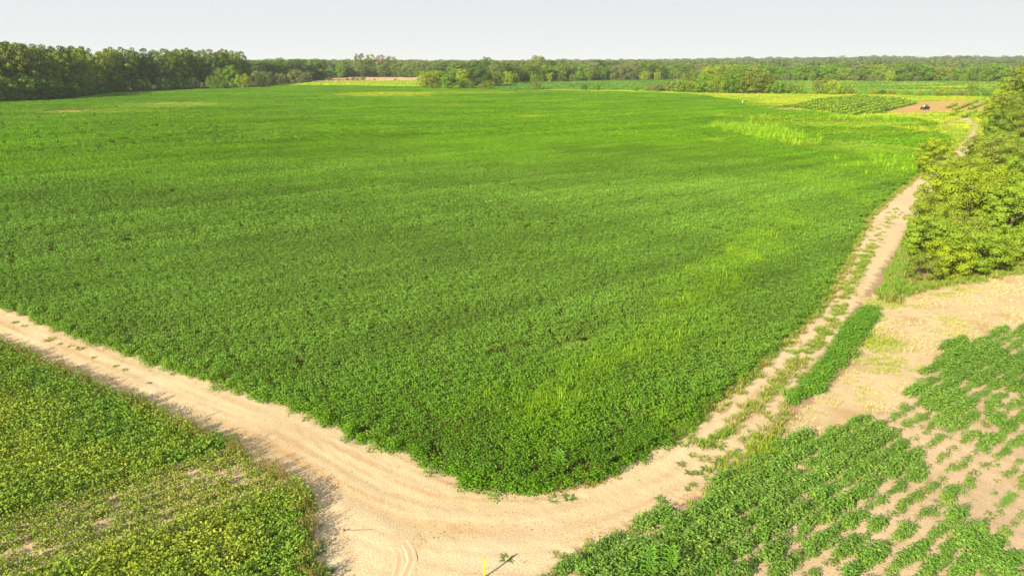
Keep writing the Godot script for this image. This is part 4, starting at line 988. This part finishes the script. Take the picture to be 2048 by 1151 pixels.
func vehicle() -> void:
	var o := Node3D.new()
	o.name = fresh("utility_vehicle")
	add_child(o)
	var p := Vector2(153.2, -261.2)
	o.position = Vector3(p.x, gh(p.x, p.y), p.y)
	o.rotation.y = 0.25
	tag(o, "black side-by-side utility vehicle with a roof parked on the tan lot", "utility vehicle")
	var black := flat_mat("black", Color(0.012, 0.012, 0.014), 0.4)
	var rubber := flat_mat("rubber", Color(0.015, 0.015, 0.015), 0.9)
	put("body", boxes([[Vector3(0, 0.62, 0), Vector3(2.9, 0.36, 1.36), 0.08], [Vector3(-1.05, 0.9, 0), Vector3(0.8, 0.28, 1.2), 0.1], [Vector3(0.0, 0.42, 0), Vector3(1.5, 0.12, 1.3)]]), black, o)
	put("cargo_bed", boxes([[Vector3(1.05, 0.86, 0), Vector3(0.95, 0.06, 1.36)], [Vector3(1.05, 1.0, 0.66), Vector3(0.95, 0.28, 0.05)], [Vector3(1.05, 1.0, -0.66), Vector3(0.95, 0.28, 0.05)], [Vector3(1.5, 1.0, 0), Vector3(0.05, 0.28, 1.36)]]), black, o)
	put("seat", boxes([[Vector3(0.15, 0.88, 0), Vector3(0.5, 0.16, 1.2), 0.05], [Vector3(0.45, 1.2, 0), Vector3(0.14, 0.55, 1.2), 0.05]]), flat_mat("vinyl", Color(0.05, 0.05, 0.055), 0.6), o)
	var cage := Leaves.new()
	for s in [-0.62, 0.62]:
		cage.tube(Vector3(-0.75, 0.95, s), Vector3(-0.35, 1.85, s * 0.92), 0.035, 0.035, 6, Color.WHITE)
		cage.tube(Vector3(0.6, 0.85, s), Vector3(0.5, 1.85, s * 0.92), 0.035, 0.035, 6, Color.WHITE)
		cage.tube(Vector3(-0.35, 1.85, s * 0.92), Vector3(0.5, 1.85, s * 0.92), 0.035, 0.035, 6, Color.WHITE)
	put("roll_cage", cage.done(), black, o)
	put("roof", boxes([[Vector3(0.08, 1.91, 0), Vector3(1.3, 0.08, 1.36), 0.03]]), black, o)
	var glass := StandardMaterial3D.new()
	glass.albedo_color = Color(0.75, 0.82, 0.85, 0.18); glass.transparency = BaseMaterial3D.TRANSPARENCY_ALPHA; glass.roughness = 0.05
	var ws := put("windshield", boxes([[Vector3.ZERO, Vector3(0.015, 0.85, 1.14), 0.004]]), glass, o)
	ws.position = Vector3(-0.56, 1.42, 0); ws.rotation.z = -0.42
	put("cooler", boxes([[Vector3(0.95, 1.06, 0.1), Vector3(0.5, 0.32, 0.36), 0.04]]), flat_mat("white", Color(0.75, 0.75, 0.74), 0.5), o).set_meta("label", "white box in the cargo bed")
	for x in [-0.98, 0.98]:
		for z in [-0.66, 0.66]:
			var wheel := CylinderMesh.new()
			wheel.top_radius = 0.33; wheel.bottom_radius = 0.33; wheel.height = 0.24; wheel.radial_segments = 20
			var t := put("wheel", wheel, rubber, o)
			t.position = Vector3(x, 0.33, z); t.rotation.x = PI / 2
			var hub := CylinderMesh.new()
			hub.top_radius = 0.17; hub.bottom_radius = 0.19; hub.height = 0.26; hub.radial_segments = 14
			put("rim", hub, flat_mat("steel", Color(0.35, 0.35, 0.36), 0.35, 0.8), t)
	for z in [-0.42, 0.42]:
		put("headlight", boxes([[Vector3(-1.46, 0.92, z), Vector3(0.04, 0.1, 0.18)]]), flat_mat("lamp_glass", Color(0.7, 0.7, 0.68), 0.15), o)

func stake() -> void:
	var p := Vector2(-0.97, -19.37)
	var o := Node3D.new()
	o.name = fresh("survey_stake")
	add_child(o)
	o.position = Vector3(p.x, gh(p.x, p.y), p.y)
	o.rotation.z = -0.03
	tag(o, "thin yellow painted stake standing in the sand at the road fork", "stake")
	put("post", boxes([[Vector3(0, 0.36, 0), Vector3(0.062, 0.92, 0.045), 0.006]]), flat_mat("yellow_paint", Color(0.80, 0.52, 0.01), 0.55), o)
	put("tip", boxes([[Vector3(0, 0.845, 0), Vector3(0.066, 0.05, 0.049), 0.006]]), flat_mat("orange_paint", Color(0.85, 0.28, 0.02), 0.55), o)
	var clods := stand("soil_clods", "dark crumbs of dug soil scattered round the foot of the yellow stake", "soil")
	var meshes := []
	for k in 3:
		var L := Leaves.new()
		for i in 5:
			L.tube(Vector3(0, -0.4, 0) + rand_dir() * 0.2, rand_dir() * 0.4 + Vector3(0, 0.2, 0), 0.5, 0.15, 5, tone(0.8, 1.2))
		meshes.append(L.done())
	var kinds := bags(3)
	for i in 150:
		var a := rng.randf() * TAU
		var r := absf(rng.randfn(0, 0.34)) + 0.03
		var q := p + Vector2(cos(a) * r * 1.4, sin(a) * r * 0.8)
		var s := rng.randf_range(0.012, 0.042)
		var b: Bag = kinds[i % 3]
		b.x.append(spin(q, gh(q.x, q.y) + 0.005, rng.randf() * TAU, s, s))
		b.c.append(Color(0.07, 0.05, 0.03).lerp(Color(0.2, 0.14, 0.08), rng.randf()))
	for i in 700:      # loose crumbs along the wheel marks
		var t: PackedVector2Array = TRACKS[[1, 4, 2, 0][i % 4]][0]
		var k := rng.randi() % (t.size() - 1)
		var q := t[k].lerp(t[k + 1], rng.randf()) + Vector2(rng.randfn(0, 0.35), rng.randfn(0, 0.35))
		if q.length() > 45.0: continue
		var s := rng.randf_range(0.010, 0.034)
		var b: Bag = kinds[i % 3]
		b.x.append(spin(q, gh(q.x, q.y) - 0.01, rng.randf() * TAU, s, s))
		b.c.append(Color(0.22, 0.15, 0.08).lerp(Color(0.34, 0.24, 0.14), rng.randf()))
	litter()
	pour("clods", kinds, meshes, leaf_mat("soil", Color.WHITE, 0.95, 0.0), clods)
	# small white post at the rim of the weeds
	var w := Vector2(96.5, -295.5)
	var wp := put("marker_post", boxes([[Vector3(0, 0.8, 0), Vector3(0.16, 1.7, 0.16), 0.03]]), flat_mat("white", Color(0.75, 0.75, 0.74), 0.5))
	wp.position = Vector3(w.x, gh(w.x, w.y), w.y)
	tag(wp, "small white post standing in the yellow weeds of the big field", "post")
	var L := Leaves.new()
	L.tube(Vector3(-0.55, 0.03, 0), Vector3(0.1, 0.05, 0.02), 0.012, 0.014, 5, Color.WHITE)
	L.tube(Vector3(0.1, 0.05, 0.02), Vector3(0.5, 0.03, -0.05), 0.014, 0.008, 5, Color.WHITE)
	L.tube(Vector3(-0.55, 0.0, 0), Vector3(-0.52, 0.1, 0.02), 0.04, 0.03, 6, Color.WHITE)
	var tw := put("fallen_stick", L.done(), flat_mat("dead_wood", Color(0.16, 0.11, 0.07), 0.9))
	var tp := Vector2(-5.88, -21.82)
	tw.position = Vector3(tp.x, gh(tp.x, tp.y) + 0.01, tp.y)
	tag(tw, "dry stick lying on the sand near the rounded corner of the yellowing field", "stick")

func litter() -> void:
	var o := stand("plant_litter", "fine straw and dead leaves lying on the sand beside the crops", "litter")
	var meshes := []
	for k in 3:
		var L := Leaves.new()
		for i in 7:
			var d := Vector3(rng.randf_range(-1, 1), rng.randf_range(-0.05, 0.25), rng.randf_range(-1, 1)).normalized()
			L.leaf(Vector3(rng.randf_range(-0.2, 0.2), 0.015, rng.randf_range(-0.2, 0.2)), (Vector3.UP + rand_dir() * 0.4).normalized(), d, rng.randf_range(0.05, 0.16), rng.randf_range(0.008, 0.035), tone(0.7, 1.3))
		meshes.append(L.done())
	var kinds := bags(3)
	var edges := [[FIELD_LL, 0, 18, 3.5], [MAIN, 0, 34, 3.5], [FIELD_LR, 0, 22, 3.0]]
	for e in edges:
		for i in range(e[1], e[2]):
			var a: Vector2 = e[0][i]
			var c: Vector2 = e[0][i + 1]
			for k in int(a.distance_to(c) * e[3]):
				var p := a.lerp(c, rng.randf()) + Vector2(rng.randfn(0, 0.5), rng.randfn(0, 0.5))
				if p.length() > 60.0: continue
				var b: Bag = kinds[rng.randi() % 3]
				b.x.append(spin(p, gh(p.x, p.y), rng.randf() * TAU, 1.0, 1.0))
				b.c.append(Color(0.24, 0.17, 0.08).lerp(Color(0.40, 0.33, 0.16), rng.randf()))
	for q in lattice(FIELD_LR, 0.9, 0.7, 0.0, 60.0):
		var p := q + Vector2(rng.randfn(0, 0.3), rng.randfn(0, 0.3))
		var b: Bag = kinds[rng.randi() % 3]
		b.x.append(spin(p, gh(p.x, p.y), rng.randf() * TAU, 0.9, 1.0))
		b.c.append(Color(0.20, 0.13, 0.07).lerp(Color(0.38, 0.29, 0.15), rng.randf()))
	pour("straw", kinds, meshes, leaf_mat("grass", Color.WHITE), o)

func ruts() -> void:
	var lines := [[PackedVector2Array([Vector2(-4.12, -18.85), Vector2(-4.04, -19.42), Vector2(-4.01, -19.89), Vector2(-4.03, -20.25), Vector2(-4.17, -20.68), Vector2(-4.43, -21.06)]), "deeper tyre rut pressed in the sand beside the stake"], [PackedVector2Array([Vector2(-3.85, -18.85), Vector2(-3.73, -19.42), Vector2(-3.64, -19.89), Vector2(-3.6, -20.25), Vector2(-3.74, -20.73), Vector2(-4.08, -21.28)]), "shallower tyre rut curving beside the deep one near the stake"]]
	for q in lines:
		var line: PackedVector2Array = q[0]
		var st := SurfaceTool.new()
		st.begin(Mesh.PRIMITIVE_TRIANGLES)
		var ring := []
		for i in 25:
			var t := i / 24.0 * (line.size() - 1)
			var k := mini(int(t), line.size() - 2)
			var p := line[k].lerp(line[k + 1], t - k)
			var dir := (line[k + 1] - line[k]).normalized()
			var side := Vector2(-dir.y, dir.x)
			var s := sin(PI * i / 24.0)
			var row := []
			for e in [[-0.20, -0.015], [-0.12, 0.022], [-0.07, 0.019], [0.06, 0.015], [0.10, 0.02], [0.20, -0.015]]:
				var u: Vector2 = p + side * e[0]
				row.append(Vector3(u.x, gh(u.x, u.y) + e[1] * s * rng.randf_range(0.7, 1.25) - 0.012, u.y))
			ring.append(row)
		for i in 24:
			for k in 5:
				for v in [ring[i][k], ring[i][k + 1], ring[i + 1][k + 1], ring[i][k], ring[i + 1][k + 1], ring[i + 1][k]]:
					st.set_color(Color(0.43, 0.315, 0.195) if k == 2 or k == 1 else Color(0.56, 0.44, 0.29))  # groove strips darker: damp soil, with the rut's shade put into the colour
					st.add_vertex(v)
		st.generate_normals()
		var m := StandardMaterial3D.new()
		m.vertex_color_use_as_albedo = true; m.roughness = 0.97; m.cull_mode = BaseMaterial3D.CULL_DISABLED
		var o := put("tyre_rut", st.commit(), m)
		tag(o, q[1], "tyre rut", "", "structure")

func weeds() -> void:
	var kinds := []
	for k in 5:
		var L := Leaves.new()
		for i in 46:
			var a := rng.randf() * TAU
			var out := Vector3(cos(a), 0, sin(a))
			L.blade(out * rng.randf() * 0.08, (Vector3.UP * rng.randf_range(0.15, 0.7) + out).normalized(), Vector3(-out.z, 0, out.x), rng.randf_range(0.14, 0.32), 0.024 if k < 3 else 0.05, 0.4, tone(0.7, 1.3))
		kinds.append(L.done())
	var green := leaf_mat("weed", Color(0.13, 0.21, 0.04), 0.6, 0.4)
	var pale := leaf_mat("weed_pale", Color(0.22, 0.27, 0.06), 0.6, 0.4)
	var groups := [
		["on the straight stretch of road", "the yellowing field", [[Vector2(-34.07, -43.69), 0.8], [Vector2(-33.01, -43.03), 0.8], [Vector2(-33.23, -44.07), 0.6], [Vector2(-33.11, -44.95), 0.9], [Vector2(-29.68, -40.59), 1.5], [Vector2(-28.63, -39.94), 0.7], [Vector2(-27.73, -39.62), 0.7], [Vector2(-26.93, -39.22), 1.2], [Vector2(-25.37, -37.93), 0.7], [Vector2(-23.38, -36.79), 0.6], [Vector2(-22.56, -36.3), 0.8], [Vector2(-20.3, -34.6), 0.5], [Vector2(-19.53, -35.76), 0.8], [Vector2(-16.38, -34.04), 0.6], [Vector2(-13.95, -32.69), 0.8], [Vector2(-13.47, -32.69), 0.7]]],
		["at the crop's rim by the widening road", "the straight", [[Vector2(-12.58, -32.4), 0.8], [Vector2(-10.31, -30.38), 0.9], [Vector2(-9.03, -29.69), 0.7], [Vector2(-7.24, -28.21), 0.9], [Vector2(-6.5, -27.51), 0.8], [Vector2(-4.34, -26.88), 1.0], [Vector2(-3.68, -25.89), 0.6], [Vector2(-2.04, -24.28), 0.5], [Vector2(-1.29, -24.24), 0.8], [Vector2(1.7, -23.87), 1.0], [Vector2(2.35, -24.0), 1.0], [Vector2(4.58, -25.43), 0.7]]],
		["on the bend of the road", "the stake", [[Vector2(-0.2, -20.33), 0.9], [Vector2(1.71, -20.52), 0.8], [Vector2(6.11, -23.87), 0.8], [Vector2(7.39, -24.56), 0.6], [Vector2(7.67, -24.85), 0.8], [Vector2(7.58, -26.28), 0.5], [Vector2(7.75, -25.7), 0.8], [Vector2(8.16, -25.66), 0.7], [Vector2(7.52, -26.4), 0.9], [Vector2(8.21, -27.09), 0.7], [Vector2(8.64, -26.76), 1.3], [Vector2(9.22, -26.32), 1.2], [Vector2(8.52, -25.97), 0.8], [Vector2(8.37, -25.32), 0.6], [Vector2(7.78, -28.21), 1.5], [Vector2(8.87, -27.86), 0.9], [Vector2(9.59, -27.86), 1.3], [Vector2(10.0, -27.22), 0.8], [Vector2(10.37, -27.38), 0.9], [Vector2(10.82, -27.09), 0.8], [Vector2(10.32, -26.36), 0.8]]],
		["beside the yellowing field's corner", "the fork", [[Vector2(-7.04, -20.73), 1.0], [Vector2(-6.92, -21.14), 0.9], [Vector2(-7.51, -22.09), 0.9], [Vector2(-6.9, -19.69), 1.3], [Vector2(-6.44, -19.5), 1.1], [Vector2(-8.1, -23.08), 1.1], [Vector2(-8.2, -23.73), 1.0]]],
	]
	for g in groups:
		for i in g[2].size():
			var w: Array = g[2][i]
			var p: Vector2 = w[0]
			var k := rng.randi() % 5
			var is_pale := rng.randf() < 0.35
			var o := put("weed_tuft", kinds[k], pale if is_pale else green)
			o.transform = spin(p, gh(p.x, p.y) - 0.03, rng.randf() * TAU, w[1], w[1])
			tag(o, "%s weed tuft %s, %s from %s" % ["pale" if is_pale else "green", g[0], ordinal(i + 1), g[1]], "weed", "weed tufts on the sandy road")
	# tall star-leaved weeds
	var tall := []
	for k in 2:
		var L := Leaves.new()
		L.tube(Vector3.ZERO, Vector3(0, 1.15, 0), 0.012, 0.006, 5, Color(1, 1, 1))
		for i in 60:
			var a := i * 2.4
			var y := 0.25 + 0.95 * i / 60.0
			var out := Vector3(cos(a), 0.25 + 0.6 * (y - 0.6), sin(a)).normalized()
			L.leaf(Vector3(0, y, 0), (Vector3.UP + out * -0.3).normalized(), out, 0.30 * (1.25 - 0.5 * absf(y - 0.7)), 0.055, tone(0.85, 1.2))
		tall.append(L.done())
	var stars := [[Vector2(2.02, -25.58), "star-leaved tall weed above the crop at the field's near tip"], [Vector2(4.74, -19.45), "star-leaved tall weed at the picture's lower edge among dense soybeans"], [Vector2(5.47, -19.45), "star-leaved tall weed just beside the larger one in dense soybeans"]]
	for s in stars:
		var p: Vector2 = s[0]
		var o := put("tall_weed", tall[rng.randi() % 2], leaf_mat("weed_bright", Color(0.13, 0.30, 0.03), 0.55, 0.45))
		o.transform = spin(p, gh(p.x, p.y), rng.randf() * TAU, 1.1, 1.0)
		tag(o, s[1], "weed", "star-leaved tall weeds")

# ---------------------------------------------------------------- the scene
func _ready() -> void:
	rng.seed = 20240817
	n_big.seed = 3; n_big.frequency = 0.022; n_big.fractal_octaves = 3
	n_mid.seed = 11; n_mid.frequency = 0.10; n_mid.fractal_octaves = 3
	n_small.seed = 23; n_small.frequency = 0.45; n_small.fractal_octaves = 2
	var cam := Camera3D.new()
	cam.name = "camera"
	cam.position = Vector3(0, 17, 0)
	cam.rotation_degrees.x = -18.35
	cam.fov = 45.69
	cam.near = 0.1
	cam.far = 14000.0
	cam.current = true
	add_child(cam)
	var env := Environment.new()
	var sky_mat := ProceduralSkyMaterial.new()
	sky_mat.sky_top_color = lin(0.29, 0.308, 0.328)
	sky_mat.sky_horizon_color = lin(0.388, 0.397, 0.398)
	sky_mat.sky_curve = 0.12
	sky_mat.ground_bottom_color = lin(0.25, 0.27, 0.18)
	sky_mat.ground_horizon_color = lin(0.35, 0.36, 0.36)
	sky_mat.sun_angle_max = 25.0
	sky_mat.sun_curve = 0.1
	var sky := Sky.new()
	sky.sky_material = sky_mat
	env.background_mode = Environment.BG_SKY
	env.sky = sky
	env.tonemap_mode = Environment.TONE_MAPPER_LINEAR
	env.tonemap_exposure = 2.25
	env.sdfgi_enabled = true
	env.ssao_enabled = true
	env.ssil_enabled = true
	env.fog_enabled = true
	env.fog_density = 0.00010
	env.fog_light_color = Color(0.86, 0.90, 0.94)
	var we := WorldEnvironment.new()
	we.name = "environment"
	we.environment = env
	add_child(we)
	var sun := DirectionalLight3D.new()
	sun.name = "sun"
	sun.light_energy = 1.6
	sun.light_color = Color(1.0, 0.93, 0.80)
	sun.light_angular_distance = 0.5
	sun.shadow_enabled = true
	add_child(sun)
	var el := deg_to_rad(27.5)
	var az := deg_to_rad(42.7)
	sun.look_at_from_position(Vector3.ZERO, Vector3(sin(az) * cos(el), -sin(el), -cos(az) * cos(el)), Vector3.UP)
	ground()
	far_fields()
	woods()
	soybean_field()
	field_weeds()
	yellowing_field()
	sparse_field()
	verge_grass()
	row_crop()
	meadow()
	vehicle()
	stake()
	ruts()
	weeds()
